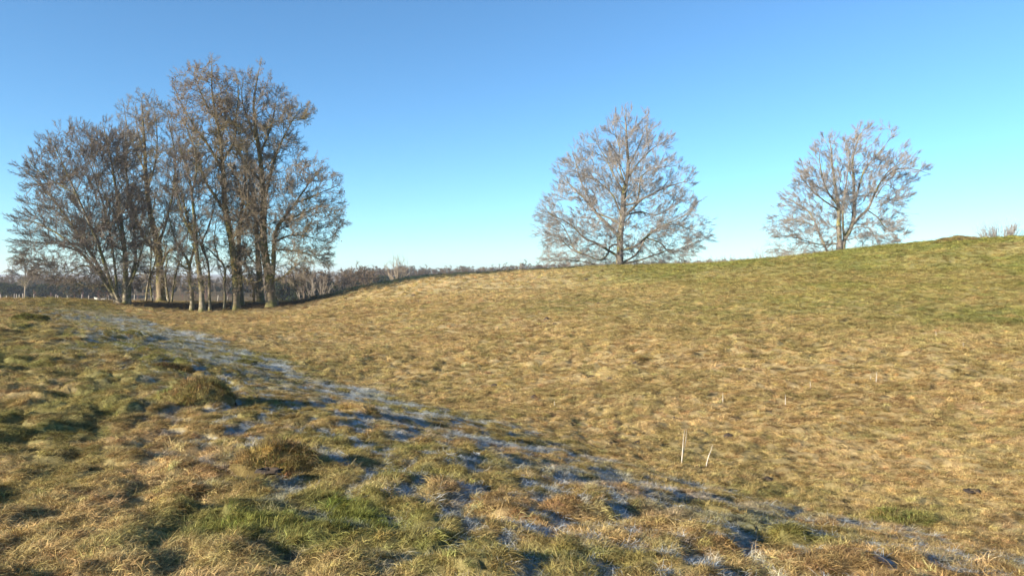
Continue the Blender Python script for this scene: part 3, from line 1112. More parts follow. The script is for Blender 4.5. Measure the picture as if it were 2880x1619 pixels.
ZA = (1450, 270, 2.84)
envA = Env([(85, 850, 930), (150, 770, 1080), (210, 730, 1160), (290, 590, 1260), (390, 440, 1270), (500, 320, 1270), (560, 290, 1400),
            (680, 245, 1450), (770, 270, 1440), (830, 200, 1470), (900, 150, 1500), (1040, 105, 1590), (1120, 120, 1600),
            (1250, 160, 1540), (1340, 200, 1430), (1380, 300, 1350)], 70, .9, ZA)
tree('large_ash_tree', 'broad bare tree with a full conical crown, middle of the photo on the bank top', 'tree', [
    ('trunk', [(830, 1372), (833, 1250), (835, 1130), (850, 1000), (860, 880), (870, 760), (895, 640), (900, 520), (890, 400), (885, 280), (880, 180), (885, 95)], .34, .02),
    ('limb', [(815, 1130), (740, 1030), (690, 980), (640, 930), (560, 830), (500, 770), (430, 700), (350, 640)], .16, .015),
    ('limb', [(835, 1050), (760, 980), (640, 930), (600, 850), (520, 700), (480, 560), (450, 450)], .10, .012),
    ('limb', [(800, 1295), (740, 1230), (640, 1170), (560, 1140), (480, 1060), (400, 1000), (310, 960), (230, 900)], .14, .012),
    ('limb', [(820, 1185), (760, 1195), (735, 1270), (680, 1310), (600, 1285), (470, 1240), (380, 1160), (330, 1110), (200, 1110)], .10, .01),
    ('limb', [(600, 1285), (470, 1230), (420, 1120), (370, 1030), (280, 950), (190, 900)], .08, .01),
    ('limb', [(815, 1350), (700, 1355), (550, 1325), (400, 1305), (250, 1320)], .07, .01),
    ('limb', [(850, 960), (790, 820), (720, 740), (620, 660), (540, 620), (450, 600)], .10, .01),
    ('limb', [(865, 780), (790, 640), (720, 500), (660, 400), (620, 310)], .09, .01),
    ('limb', [(885, 700), (830, 560), (830, 420), (800, 300), (785, 180)], .08, .01),
    ('limb', [(870, 980), (930, 900), (1000, 830), (1100, 780), (1200, 730), (1330, 690), (1430, 670)], .13, .01),
    ('limb', [(870, 880), (960, 850), (985, 780), (1000, 660), (1060, 600), (1150, 570), (1300, 560)], .10, .01),
    ('limb', [(895, 680), (960, 560), (1040, 470), (1130, 400), (1230, 340)], .09, .01),
    ('limb', [(900, 570), (960, 450), (1010, 330), (1060, 200)], .07, .01),
    ('limb', [(850, 1220), (960, 1200), (1030, 1140), (1130, 1060), (1240, 1010), (1340, 960), (1420, 900)], .12, .01),
    ('limb', [(1030, 1150), (1150, 1180), (1220, 1250), (1350, 1200), (1480, 1150), (1570, 1100)], .07, .01),
    ('limb', [(850, 1340), (960, 1270), (1010, 1190), (1080, 1090), (1250, 1020), (1400, 1060), (1500, 1090)], .10, .01),
    ('limb', [(850, 1360), (1000, 1310), (1120, 1270), (1250, 1230), (1350, 1300)], .09, .01),
    ('limb', [(870, 940), (1000, 925), (1120, 950), (1230, 900), (1330, 840)], .08, .01),
], envA, BARK_ASH, TWIG_ASH, 11, ZA, 70, l1=(1.9, .8, 2.8), l2=(3.0, .45, 1.25), l3=(3.8, .2, .5), fills=560, wander=.11, sprays=10500, auto=(1.2, 2, 5.0), up=.07, shoots=5,
    shoot_to=.4, shoot_len=(.2, .6))

ZB = (2080, 310, 3.081)
envB = Env([(98, 1050, 1180), (150, 820, 1290), (250, 680, 1390), (350, 620, 1480), (430, 500, 1530), (520, 465, 1640), (570, 440, 1620),
            (650, 420, 1500), (780, 320, 1500), (900, 300, 1480), (980, 205, 1500), (1080, 220, 1450), (1200, 230, 1400), (1270, 300, 1250)], 66, .8, ZB)
tree('spreading_ash_tree', 'bare many-stemmed tree on the grassy crest, right of the conical one', 'tree', [
    ('trunk', [(862, 1255), (865, 1100), (857, 980), (860, 880), (850, 780), (820, 600), (800, 450), (790, 330), (770, 230)], .24, .015),
    ('stem', [(893, 1255), (905, 1130), (960, 1030), (985, 930), (990, 780), (985, 600), (975, 450), (1000, 330), (1050, 200), (1130, 120)], .20, .012),
    ('limb', [(890, 1130), (905, 1000), (905, 880), (920, 750), (940, 600), (960, 420), (930, 250)], .10, .01),
    ('limb', [(975, 1000), (1060, 920), (1130, 860), (1190, 720), (1240, 620), (1320, 510), (1450, 440), (1530, 400)], .13, .01),
    ('limb', [(1240, 640), (1330, 520), (1480, 510), (1640, 555)], .06, .01),
    ('limb', [(1000, 770), (1080, 620), (1120, 500), (1200, 400), (1290, 280), (1330, 220)], .09, .01),
    ('limb', [(850, 830), (780, 730), (730, 630), (700, 500), (690, 400), (720, 280)], .09, .01),
    ('limb', [(850, 850), (700, 760), (620, 690), (540, 580), (500, 500)], .08, .01),
    ('stem', [(790, 1250), (745, 1190), (700, 1090), (660, 980), (600, 880), (520, 820), (400, 770), (340, 820)], .11, .01),
    ('limb', [(700, 1090), (660, 1000), (480, 950), (330, 960), (240, 1010)], .05, .01),
    ('limb', [(850, 1160), (700, 1160), (580, 1130), (420, 1090), (250, 1110)], .06, .01),
    ('limb', [(1110, 890), (1200, 930), (1250, 1000), (1330, 1060), (1400, 1130)], .06, .01),
    ('limb', [(920, 1150), (985, 1110), (1040, 1095), (1150, 1090), (1270, 1080)], .05, .01),
    ('limb', [(950, 1040), (1050, 1010), (1150, 1040), (1200, 1150)], .05, .01),
    ('limb', [(985, 800), (1060, 740), (1150, 740), (1300, 760), (1450, 800)], .06, .01),
    ('limb', [(1200, 720), (1280, 640), (1370, 680), (1440, 740)], .05, .01),
], envB, BARK_ASH, TWIG_ASH, 12, ZB, 66, l1=(1.9, .7, 2.2), l2=(3.2, .4, 1.1), l3=(3.6, .2, .45), fills=360, wander=.11, sprays=7000, auto=(.7, 1.5, 3.5), up=.07, shoots=6,
    shoot_to=.4, shoot_len=(.2, .55))

# ---- the clump on the left
ZC = (0, 130, 1.81)
GRP = 'trees of the clump on the left'
env1 = Env([(360, 500, 540), (400, 330, 640), (450, 245, 680), (540, 170, 720), (640, 120, 740), (760, 120, 760), (880, 88, 780), (1000, 110, 760),
            (1100, 110, 740), (1180, 150, 720), (1240, 400, 700), (1320, 540, 700)], 47, .75, ZC)
tree('fan_shaped_beech', 'leftmost tree of the clump, many stems fanning far out to the left', 'tree', [
    ('trunk', [(640, 1320), (640, 1240), (637, 1120), (630, 1000), (600, 800), (560, 560), (520, 390)], .20, .015),
    ('stem', [(600, 1312), (545, 1215), (480, 1125), (400, 1040), (300, 960), (180, 900), (60, 890)], .13, .01),
    ('stem', [(610, 1314), (540, 1190), (455, 1040), (360, 900), (270, 780), (180, 680), (110, 620)], .14, .01),
    ('stem', [(618, 1316), (560, 1190), (490, 980), (400, 780), (330, 620), (270, 480)], .14, .01),
    ('stem', [(590, 1300), (594, 1220), (575, 1060), (540, 860), (470, 640), (400, 460)], .10, .01),
    ('stem', [(655, 1320), (665, 1200), (690, 1080), (680, 900), (650, 700), (620, 480)], .13, .01),
    ('stem', [(635, 1318), (625, 1230), (640, 1120), (600, 900), (510, 700), (460, 500)], .10, .01),
    ('limb', [(640, 1240), (690, 1150), (720, 1050), (760, 900), (790, 780)], .09, .01),
    ('limb', [(475, 1120), (400, 1120), (330, 1150), (180, 1140)], .06, .01),
    ('limb', [(545, 1215), (450, 1225), (330, 1190), (200, 1150)], .05, .01),
    ('limb', [(400, 1040), (300, 1010), (180, 1000), (70, 990)], .05, .01),
    ('limb', [(360, 900), (250, 830), (150, 800), (70, 780)], .05, .01),
    ('limb', [(400, 790), (300, 680), (200, 600), (150, 550)], .05, .01),
], env1, BARK_BEECH, TWIG_BEECH, 21, ZC, 47, l1=(2.0, .9, 2.8), l2=(3.4, .5, 1.35), l3=(4.2, .22, .6), fills=440, wander=.11, sprays=4600, auto=(.5, 2, 4), up=.02, shoots=9, shoot_to=.5,
    group=GRP)

env2 = Env([(240, 690, 760), (270, 620, 840), (330, 605, 900), (420, 600, 930), (520, 590, 950), (700, 600, 960), (850, 620, 980), (950, 640, 960), (1200, 740, 900)], 56, .8, ZC)
tree('tall_grey_beech', 'pale grey tree with a fine upright crown rising behind the clump, thick mossy base', 'tree', [
    ('trunk', [(822, 1283), (815, 1180), (808, 1050), (790, 950), (765, 850), (745, 700), (735, 500), (722, 270)], .36, .015),
    ('limb', [(815, 1130), (850, 1050), (900, 1020), (950, 960), (980, 880)], .13, .01),
    ('limb', [(808, 1080), (750, 1000), (700, 900), (660, 780), (640, 600), (640, 420)], .12, .01),
    ('limb', [(800, 1000), (850, 880), (880, 740), (890, 560), (860, 400), (840, 290)], .12, .01),
    ('limb', [(750, 740), (790, 600), (800, 450), (780, 290)], .09, .01),
    ('limb', [(745, 660), (690, 520), (650, 400), (630, 290)], .08, .01),
    ('limb', [(738, 560), (700, 430), (690, 290)], .06, .01),
], env2, BARK_DARK, TWIG_GREY, 22, ZC, 56, l1=(2.1, .8, 2.2), l2=(3.4, .45, 1.2), l3=(4.2, .22, .5), fills=230, sprays=1700, auto=(.9, 1.5, 3.5), up=.09, shoots=22, shoot_to=.42,
    shoot_len=(.3, 1.0), group=GRP, ivy=14, ivy_to=.4)

env2b = Env([(820, 680, 820), (950, 640, 850), (1100, 660, 860), (1290, 700, 860)], 52, .8, ZC)
tree('twin_stemmed_tree', 'small tree with two thin pale stems left of the thick mossy trunk', 'tree', [
    ('trunk', [(742, 1297), (750, 1230), (765, 1150), (770, 1050), (760, 960), (740, 850)], .08, .01),
    ('stem', [(775, 1297), (768, 1240), (765, 1180), (790, 1100), (800, 1000), (830, 880)], .07, .01),
], env2b, BARK_BEECH, TWIG_BEECH, 23, ZC, 52, l1=(2.2, .5, 1.5), l2=(3, .3, .8), l3=(3.5, .2, .4), shoots=14, shoot_to=.8, group=GRP)
tree('forked_hazel', 'low forked shrub-like tree with curved pale stems right of the mossy trunk', 'tree', [
    ('trunk', [(862, 1290), (850, 1240), (842, 1160), (850, 1080), (830, 980)], .09, .01),
    ('stem', [(872, 1290), (882, 1240), (885, 1200), (905, 1120), (940, 1040), (960, 930)], .07, .01),
], env2b if False else Env([(880, 780, 1000), (1000, 780, 1010), (1150, 800, 960), (1290, 830, 920)], 53, .8, ZC), BARK_BEECH, TWIG_BEECH, 24, ZC, 53,
    l1=(2.2, .5, 1.5), l2=(3, .3, .8), l3=(3.5, .2, .4), shoots=12, shoot_to=.8, group=GRP)

env3 = Env([(480, 850, 980), (560, 820, 1040), (700, 800, 1080), (850, 800, 1100), (1000, 820, 1100), (1150, 880, 1100), (1260, 930, 1080)], 47.5, .8, ZC)
tree('leaning_mossy_tree', 'short mossy trunk with a pale foot, leftmost of the three close stems', 'tree', [
    ('trunk', [(975, 1342), (978, 1270), (966, 1190), (962, 1110), (930, 1050), (890, 980), (860, 880), (840, 780)], .15, .012),
    ('limb', [(964, 1130), (930, 1120), (880, 1070), (830, 1060)], .06, .01),
    ('limb', [(962, 1110), (990, 1000), (960, 880), (930, 740), (920, 600)], .09, .01),
], env3, BARK_BEECH, TWIG_BEECH, 25, ZC, 47.5, l1=(2.0, .6, 2.0), l2=(3.2, .4, 1.0), l3=(4, .2, .5), fills=60, sprays=400, shoots=26, shoot_to=.6, shoot_len=(.2, .8), group=GRP)
tree('straight_mossy_tree', 'tallest of the three close stems, thick trunk with splayed pale roots', 'tree', [
    ('trunk', [(1030, 1347), (1026, 1240), (1010, 1120), (1000, 1030), (988, 880), (972, 720), (940, 600), (900, 480)], .20, .012),
    ('limb', [(1000, 1040), (985, 980), (940, 880), (910, 760), (850, 620)], .09, .01),
    ('limb', [(975, 760), (1000, 640), (990, 520), (960, 420)], .07, .01),
], Env([(400, 840, 1000), (500, 800, 1040), (640, 790, 1080), (850, 830, 1090), (1000, 900, 1090), (1260, 960, 1080)], 47, .8, ZC), BARK_BEECH, TWIG_BEECH, 26, ZC, 47,
    l1=(2.2, .7, 2.2), l2=(3.2, .4, 1.1), l3=(4.2, .2, .55), fills=80, sprays=450, shoots=22, shoot_to=.5, shoot_len=(.2, .7), group=GRP, auto=(.5, 1.5, 3))
tree('slender_beech', 'thin pale stem, rightmost of the three close stems', 'tree', [
    ('trunk', [(1070, 1342), (1066, 1260), (1066, 1180), (1058, 1090), (1025, 1010), (1055, 940), (1080, 860), (1098, 760), (1090, 640)], .10, .01),
    ('limb', [(1055, 1080), (1030, 990), (1000, 900), (1000, 800)], .05, .01),
], Env([(600, 1020, 1120), (760, 980, 1150), (900, 960, 1160), (1100, 1000, 1120), (1260, 1030, 1100)], 47.8, .8, ZC), BARK_BEECH, TWIG_BEECH, 27, ZC, 47.8,
    l1=(2.0, .6, 1.8), l2=(3, .35, .9), l3=(3.8, .2, .45), shoots=4, shoot_to=.6, group=GRP)
tree('crooked_thin_tree', 'thin crooked tree standing alone in the gap beside the three close stems', 'tree', [
    ('trunk', [(1140, 1342), (1146, 1270), (1142, 1220), (1147, 1150), (1130, 1100), (1108, 1080), (1060, 1030), (1010, 1000), (970, 930)], .10, .01),
    ('limb', [(1147, 1170), (1170, 1220), (1160, 1260)], .03, .008),
    ('limb', [(1110, 1080), (1090, 1000), (1100, 900), (1130, 800)], .05, .01),
], Env([(760, 1000, 1180), (900, 930, 1190), (1050, 950, 1200), (1200, 1060, 1200), (1280, 1100, 1190)], 48.2, .8, ZC), BARK_BEECH, TWIG_BEECH, 28, ZC, 48.2,
    l1=(2.0, .6, 1.8), l2=(3, .35, .9), l3=(3.8, .2, .45), shoots=5, shoot_to=.5, group=GRP)

env5 = Env([(52, 1060, 1100), (110, 960, 1190), (180, 880, 1230), (260, 870, 1260), (400, 880, 1280), (560, 930, 1300), (750, 960, 1320), (950, 1040, 1300), (1100, 1100, 1300), (1240, 1140, 1260)], 48, .8, ZC)
Z0 = EYE - (130 + 700 / 1.81 - HORIZON) / FPX * 48
ZT = EYE - (130 + 150 / 1.81 - HORIZON) / FPX * 48
tree('ivy_clad_oak', 'tall oak wrapped in brown ivy with a flared pale foot and withered leaves on top', 'tree', [
    ('trunk', [(1200, 1337), (1203, 1260), (1195, 1150), (1180, 1000), (1150, 850), (1140, 720), (1130, 560), (1110, 400), (1080, 240), (1078, 75)], .27, .015),
    ('limb', [(1150, 860), (1090, 760), (1040, 680), (1000, 560), (960, 440), (900, 320)], .12, .01),
    ('limb', [(1135, 640), (1080, 540), (1000, 420), (930, 300), (890, 210)], .10, .01),
    ('limb', [(1135, 600), (1190, 480), (1200, 360), (1210, 230), (1200, 130)], .09, .01),
    ('limb', [(1180, 1010), (1230, 900), (1260, 780), (1250, 640)], .09, .01),
    ('limb', [(1110, 400), (1040, 280), (1000, 180), (990, 130)], .06, .01),
    ('limb', [(1200, 1120), (1150, 1140), (1140, 1180)], .04, .01),
    ('limb', [(1200, 1130), (1240, 1180), (1290, 1200), (1330, 1190)], .06, .01),
], env5, BARK_DARK, TWIG_GREY, 29, ZC, 48, l1=(2.2, .8, 2.3), l2=(3.4, .45, 1.2), l3=(4.0, .2, .5), fills=300, sprays=1500, auto=(.6, 1.5, 3.5), up=.04, wander=.24,
    shoots=26, shoot_to=.62, shoot_len=(.2, .8), ivy=40, ivy_to=.7, leaves=1100, leafmin=(Z0, ZT), group=GRP)
tree('dark_straight_tree', 'dark straight trunk close behind the ivy-wrapped oak', 'tree', [
    ('trunk', [(1228, 1322), (1222, 1200), (1215, 1050), (1222, 900), (1240, 760), (1255, 600), (1260, 460)], .22, .02),
    ('limb', [(1222, 960), (1270, 860), (1330, 780), (1380, 680)], .08, .01),
    ('limb', [(1240, 760), (1200, 660), (1190, 560)], .07, .01),
], Env([(400, 1160, 1340), (600, 1120, 1400), (800, 1130, 1420), (1000, 1140, 1360), (1200, 1180, 1290)], 51, .8, ZC), BARK_DARK, TWIG_GREY, 30, ZC, 51,
    l1=(2.0, .8, 2.0), l2=(3.2, .4, 1.1), l3=(4, .22, .5), fills=60, sprays=150, auto=(.6, 1.5, 3), shoots=16, ivy=30, ivy_to=.8, group=GRP)
tree('dark_back_tree', 'dark trunk at the back of the clump between the ivy-wrapped and the forked oak', 'tree', [
    ('trunk', [(1326, 1292), (1322, 1200), (1315, 1080), (1305, 900), (1290, 750), (1260, 620)], .30, .02),
    ('stem', [(1292, 1290), (1290, 1230), (1270, 1160), (1250, 1100), (1240, 1000)], .07, .01),
    ('limb', [(1318, 1120), (1260, 1060), (1230, 980)], .07, .01),
], Env([(600, 1180, 1360), (800, 1180, 1380), (1000, 1200, 1380), (1200, 1240, 1360)], 54, .8, ZC), BARK_DARK, TWIG_GREY, 31, ZC, 54,
    l1=(2.0, .8, 2.0), l2=(3.2, .4, 1.0), l3=(3.6, .22, .5), shoots=20, ivy=34, ivy_to=.9, group=GRP)

env7 = Env([(82, 1310, 1350), (130, 1210, 1380), (200, 1180, 1420), (260, 1120, 1470), (285, 1100, 1560), (330, 1080, 1605), (430, 1080, 1580), (480, 1080, 1540),
            (560, 1100, 1620), (640, 1100, 1690), (720, 1120, 1760), (850, 1130, 1755), (950, 1160, 1745), (1050, 1200, 1700), (1110, 1220, 1675), (1180, 1260, 1560), (1240, 1300, 1480)], 49, .75, ZC)
XR0 = (1440 / 1.81 - 1440) / FPX * 49
XR1 = (1720 / 1.81 - 1440) / FPX * 49
tree('forked_oak', 'biggest tree of the clump, thick forked trunk and withered leaves along its right edge', 'tree', [
    ('trunk', [(1385, 1325), (1378, 1240), (1362, 1140), (1345, 1040), (1338, 950), (1342, 820), (1335, 700), (1322, 560), (1300, 420), (1290, 280), (1320, 110)], .36, .015),
    ('limb', [(1378, 1230), (1392, 1120), (1395, 1000), (1410, 930), (1440, 880), (1500, 800), (1560, 710), (1620, 640)], .20, .012),
    ('limb', [(1345, 800), (1380, 650), (1420, 520), (1480, 400), (1540, 310)], .13, .01),
    ('limb', [(1335, 700), (1270, 620), (1200, 520), (1150, 400), (1140, 300)], .10, .01),
    ('limb', [(1322, 560), (1370, 440), (1400, 330), (1410, 220)], .09, .01),
    ('limb', [(1310, 480), (1260, 370), (1230, 260), (1240, 160)], .08, .01),
    ('limb', [(1340, 940), (1290, 860), (1240, 800), (1210, 720)], .09, .01),
    ('limb', [(1440, 880), (1520, 860), (1620, 820), (1720, 780)], .08, .01),
    ('limb', [(1400, 980), (1480, 960), (1580, 970), (1680, 1000)], .07, .01),
    ('limb', [(1395, 1040), (1480, 1040), (1570, 1060), (1670, 1100)], .06, .01),
    ('limb', [(1390, 1200), (1430, 1180), (1480, 1140), (1520, 1100)], .06, .01),
    ('limb', [(1500, 800), (1600, 760), (1690, 720), (1740, 700)], .06, .01),
    ('limb', [(1362, 1150), (1320, 1170), (1280, 1150), (1240, 1100)], .05, .01),
], env7, BARK_DARK, TWIG_GREY, 32, ZC, 49, l1=(2.1, .8, 2.5), l2=(3.4, .45, 1.25), l3=(4.0, .2, .5), fills=460, sprays=3400, auto=(.7, 2, 4.0), up=.03, wander=.24,
    shoots=24, shoot_to=.55, shoot_len=(.2, .8), ivy=26, ivy_to=.55, leaves=1500, leafmin=(Z0 + 2, ZT + .5), leaf_side=(XR0, XR1), group=GRP)

# ------------------------------------------------------------------ mounds, clods, stalks in the turf
M_SOIL = rgb_mat('dark_soil', (.045, .032, .022), .95)
M_STALK = rgb_mat('bleached_stalk', (.50, .45, .37), .6)
M_WOOD = rgb_mat('weathered_post', (.42, .37, .29), .8)


def mound(name, label, u, v, wx, wy, h, colour, seed, cat='mound', flat=.35, tufts=True, undercut=0):
    r = np.random.default_rng(seed)
    c = hit(u, v)
    n_ = 26
    a, b = np.meshgrid(np.linspace(-1, 1, n_), np.linspace(-1, 1, n_), indexing='ij')
    q = np.sqrt(a * a + b * b) * (1 + .25 * (vnoise(a * 2 + seed, b * 2, seed) - .5))
    prof = np.clip(1 - q, 0, 1) ** flat
    hgt = h * prof * (1 + .5 * (vnoise(a * 3 + 7, b * 3 + seed, seed + 3) - .5)) + h * .22 * (vnoise(a * 8, b * 8, seed + 4) - .5) * prof
    x, y = c[0] + a * wx / 2, c[1] + b * wy / 2
    g0 = gz(x.ravel(), y.ravel()).reshape(x.shape)
    edge = sstep(.8, 1.15, q)
    z = g0 * .5 + gz(c[0], c[1])[0] * .5 + hgt - .06 * edge
    z = np.where(q > .97, g0 - .06, z)
    x = x + undercut * prof * h * .3
    V = np.stack([x - c[0], y - c[1], z - c[2]], -1).reshape(-1, 3)
    i, j = np.meshgrid(np.arange(n_ - 1), np.arange(n_ - 1), indexing='ij')
    F = np.stack([i * n_ + j, (i + 1) * n_ + j, (i + 1) * n_ + j + 1, i * n_ + j + 1], -1).reshape(-1, 4)
    me = raw_mesh(name, V, F, M_TURF if tufts else M_SOIL, smooth=True)
    col = np.array(colour)
    if tufts:
        fattr(me, 'look', np.tile(col * .8, (len(V), 1)))
        fattr(me, 'frost', np.zeros(len(V)))
    o = link(name, me, loc=c, label=label, category=cat)
    if tufts:
        nt = int(wx * wy * (420 if wx < 1.5 else 90))
        k = r.integers(0, len(V), nt)
        ok = (q.ravel()[k] < .92)
        k = k[ok]
        gxn, gyn = np.gradient(z, a[:, 0] * wx / 2, b[0] * wy / 2)
        nx, ny = gxn.ravel()[k].clip(-1.5, 1.5), gyn.ravel()[k].clip(-1.5, 1.5)
        yw = np.arctan2(-ny, -nx) + r.normal(0, .6, len(k))
        N = np.stack([-nx * .6, -ny * .6, np.ones(len(k))], 1)
        N /= np.linalg.norm(N, axis=1)[:, None]
        T = np.stack([np.cos(yw), np.sin(yw), np.zeros(len(k))], 1)
        T -= N * (T * N).sum(1)[:, None]
        T /= np.linalg.norm(T, axis=1)[:, None]
        B = np.cross(N, T)
        m2 = bpy.data.meshes.new('sward')
        m2.vertices.add(len(k))
        m2.vertices.foreach_set('co', (V[k] + r.normal(0, .015, (len(k), 3))).astype(np.float32).ravel())
        fattr(m2, 'look', col * r.uniform(.6, 1.35, (len(k), 1)) * r.normal(1, .1, (len(k), 3)))
        fattr(m2, 'frost', np.zeros(len(k)))
        fattr(m2, 'rot', np.stack([np.arctan2(B[:, 2], N[:, 2]), np.arctan2(-T[:, 2], np.hypot(T[:, 0], T[:, 1])), np.arctan2(T[:, 1], T[:, 0])], 1))
        fattr(m2, 'scl', r.uniform(.4, 1.0, len(k)) * (1 if wx < 1.5 else 2.2))
        at = m2.attributes.new('idx', 'INT', 'POINT')
        at.data.foreach_set('value', np.where(r.uniform(0, 1, len(k)) < .5, r.integers(5, 8, len(k)), r.integers(8, 11, len(k))).astype(np.int32))
        m2.update()
        g = link('sward', m2, o, kind='stuff')
        g.modifiers.new('scatter', 'NODES').node_group = NG
    return o


mound('grass_mound', 'long low hummock of brown and green turf beside the frosty strip', 556, 1145, .92, .6, .26, (.24, .195, .085), 1, flat=.45)
mound('grass_mound', 'shaggy broken hummock with a dark hollow in its front, left foreground', 775, 1330, .72, .5, .21, (.25, .19, .08), 2, flat=.5)
mound('grass_mound', 'small flat green hummock in the middle of the frost band', 690, 1028, .55, .4, .11, (.15, .14, .05), 3)
mound('grass_mound', 'rounded tuft of pale straw at the frost edge', 1005, 1172, .5, .4, .13, (.46, .34, .16), 4)
mound('grass_mound', 'greenish hummock far left in the field', 85, 912, 1.25, .9, .26, (.16, .15, .05), 5)
mound('grass_mound', 'brownish bump on the skyline of the right-hand bank', 2690, 679, 3.0, 2.0, .26, (.27, .22, .10), 6, flat=.8)
mound('grass_mound', 'dark low hump just behind the long hummock', 470, 1058, .9, .5, .12, (.14, .11, .05), 7)
mound('grass_mound', 'green cushion of turf in the right foreground', 2530, 1475, .6, .35, .05, (.22, .21, .08), 8)
mound('grass_mound', 'low brownish tuft standing on the slope beneath the conical tree', 1795, 1020, .45, .35, .08, (.25, .20, .09), 9)
hole = hit(765, 1372)


def dark_pit(u, v, w, label, seed):
    c = hit(u, v)
    r = np.random.default_rng(seed)
    k = 20
    a = np.arange(k) / k * 2 * np.pi
    rings = []
    for q, z in ((1.25, .012), (1.0, .035), (.72, .02), (.5, -.03), (.3, -.05), (.02, -.055)):
        rad = w / 2 * q * (1 + .18 * r.normal(0, 1, k) * (q > .4))
        rings.append(np.stack([np.cos(a) * rad, np.sin(a) * rad * .7, np.full(k, z + .015)], 1))
    V = np.vstack(rings)
    F = []
    for i in range(len(rings) - 1):
        for j in range(k):
            F.append((i * k + j, i * k + (j + 1) % k, (i + 1) * k + (j + 1) % k, (i + 1) * k + j))
    g = gz(c[0], c[1])[0]
    link('burrow', raw_mesh('burrow', V, np.array(F), M_SOIL, smooth=True), loc=(c[0], c[1], g), label=label, category='burrow')


dark_pit(2735, 1398, .15, 'dark open burrow in the straw at the right edge', 51)
dark_pit(757, 1372, .15, 'black burrow mouth in front of the shaggy hummock', 52)

CL = [(1538, 903), (1786, 1029), (1664, 1057), (1714, 1073), (1501, 1124), (1560, 912), (1056, 892), (1163, 835), (1372, 824),
      (1649, 789), (1291, 817), (1682, 857), (2048, 1238), (1790, 1250), (1900, 1180), (1240, 1000), (1390, 1085), (2160, 1345)]
CLW = ['topmost clod below the conical tree, left one of a pair', 'clod beside the dark low tuft on the slope', 'middle clod of the slope, left of the dark tuft',
       'clod just below and right of the middle one', 'clod nearest the short white stalk by the frost edge', 'right one of the pair below the conical tree',
       'leftmost clod, below the slim young tree', 'clod on the pale straw just under the skyline', 'clod below the two thin saplings', 'clod nearest the foot of the conical tree',
       'clod on the straw left of the two saplings', 'clod beneath the conical tree in the green part', 'clod right of the leaning white stalk', 'clod left of the tall forked stalk',
       'clod above the tall forked stalk', 'clod midway down the slope above the frost band', 'clod left of the dark tuft, above the frost band', 'clod low on the slope right of the white stalks']
for i, (u, v) in enumerate(CL):
    s = .06 + .0035 * hit(u, v)[1]
    o = mound('earth_clod', 'small dark earth ' + CLW[i], u, v, s * 1.6, s * 1.2, s * .55, (.09, .065, .04), 60 + i,
              cat='clod', flat=.6, tufts=False)
    o['group'] = 'dark clods of earth on the slope'


def stalk(pts, r0, label, group=None, fork=None):
    c = hit(*pts[0])
    q = [px(u, v, c[1]) for u, v in pts]
    q[0][2] = gz(q[0][0], q[0][1])[0] - .03
    c0_ = q[0].copy()
    P_ = spline(np.array(q) - c0_, 8)
    prof = np.array([.7, 1.0, .95, .8, .65, .5, .35, .15]) * r0
    parts = [tubes(P_[None], prof[None], 6)]
    if fork:
        f = np.array([px(u, v, c[1] + .03) for u, v in fork]) - c0_
        f[0] = P_[2]
        parts.append(tubes(spline(f, 6)[None], (np.array([.5, .5, .45, .4, .3, .1]) * r0)[None], 5))
    V, F = join(parts)
    o = link('dry_stalk', raw_mesh('dry_stalk', V, F, M_STALK, smooth=True), loc=c0_, label=label, category='stalk')
    if group:
        o['group'] = group


stalk([(1916, 1306), (1920, 1265), (1922, 1235), (1926, 1206)], .009, 'tall white forked dry stalk at the frost edge, left of a shorter one', None, [(1920, 1265), (1928, 1245), (1931, 1206)])
stalk([(1984, 1316), (1992, 1285), (1999, 1268), (2004, 1250)], .008, 'leaning white dry stalk, right of the tall forked one')
G1 = 'thin bleached stalks on the far slope'
for pts in ([(1560, 1141), (1559, 1126)], [(2033, 1139), (2033, 1102)], [(2281, 1093), (2278, 1070)], [(2209, 1146), (2209, 1108)], [(2464, 1075), (2466, 1045)],
            [(2449, 1070), (2448, 1055)], [(2637, 950), (2630, 930)], [(2710, 985), (2709, 962)]):
    m = ((pts[0][0] + pts[1][0]) / 2, (pts[0][1] + pts[1][1]) / 2)
    stalk([pts[0], m, pts[1]], .0055 + .0002 * hit(*pts[0])[1], 'thin bleached stalk standing up out of the straw slope', G1)

# ------------------------------------------------------------------ small trees and shrubs on and behind the bank
TWIG_PALE = bark_mat('pale_twigs', (.36, .31, .24), (.22, .18, .14))
TWIG_BROWN = bark_mat('brown_wood_twigs', (.15, .105, .065), (.09, .065, .04), (.12, .105, .05), (.5, .7), .4)
TWIG_RUST = bark_mat('rusty_twigs', (.24, .125, .09), (.15, .08, .055))
M_DARKLEAF = leaf_mat('evergreen_leaves', (.022, .032, .012), (.045, .055, .022), .1, .8)


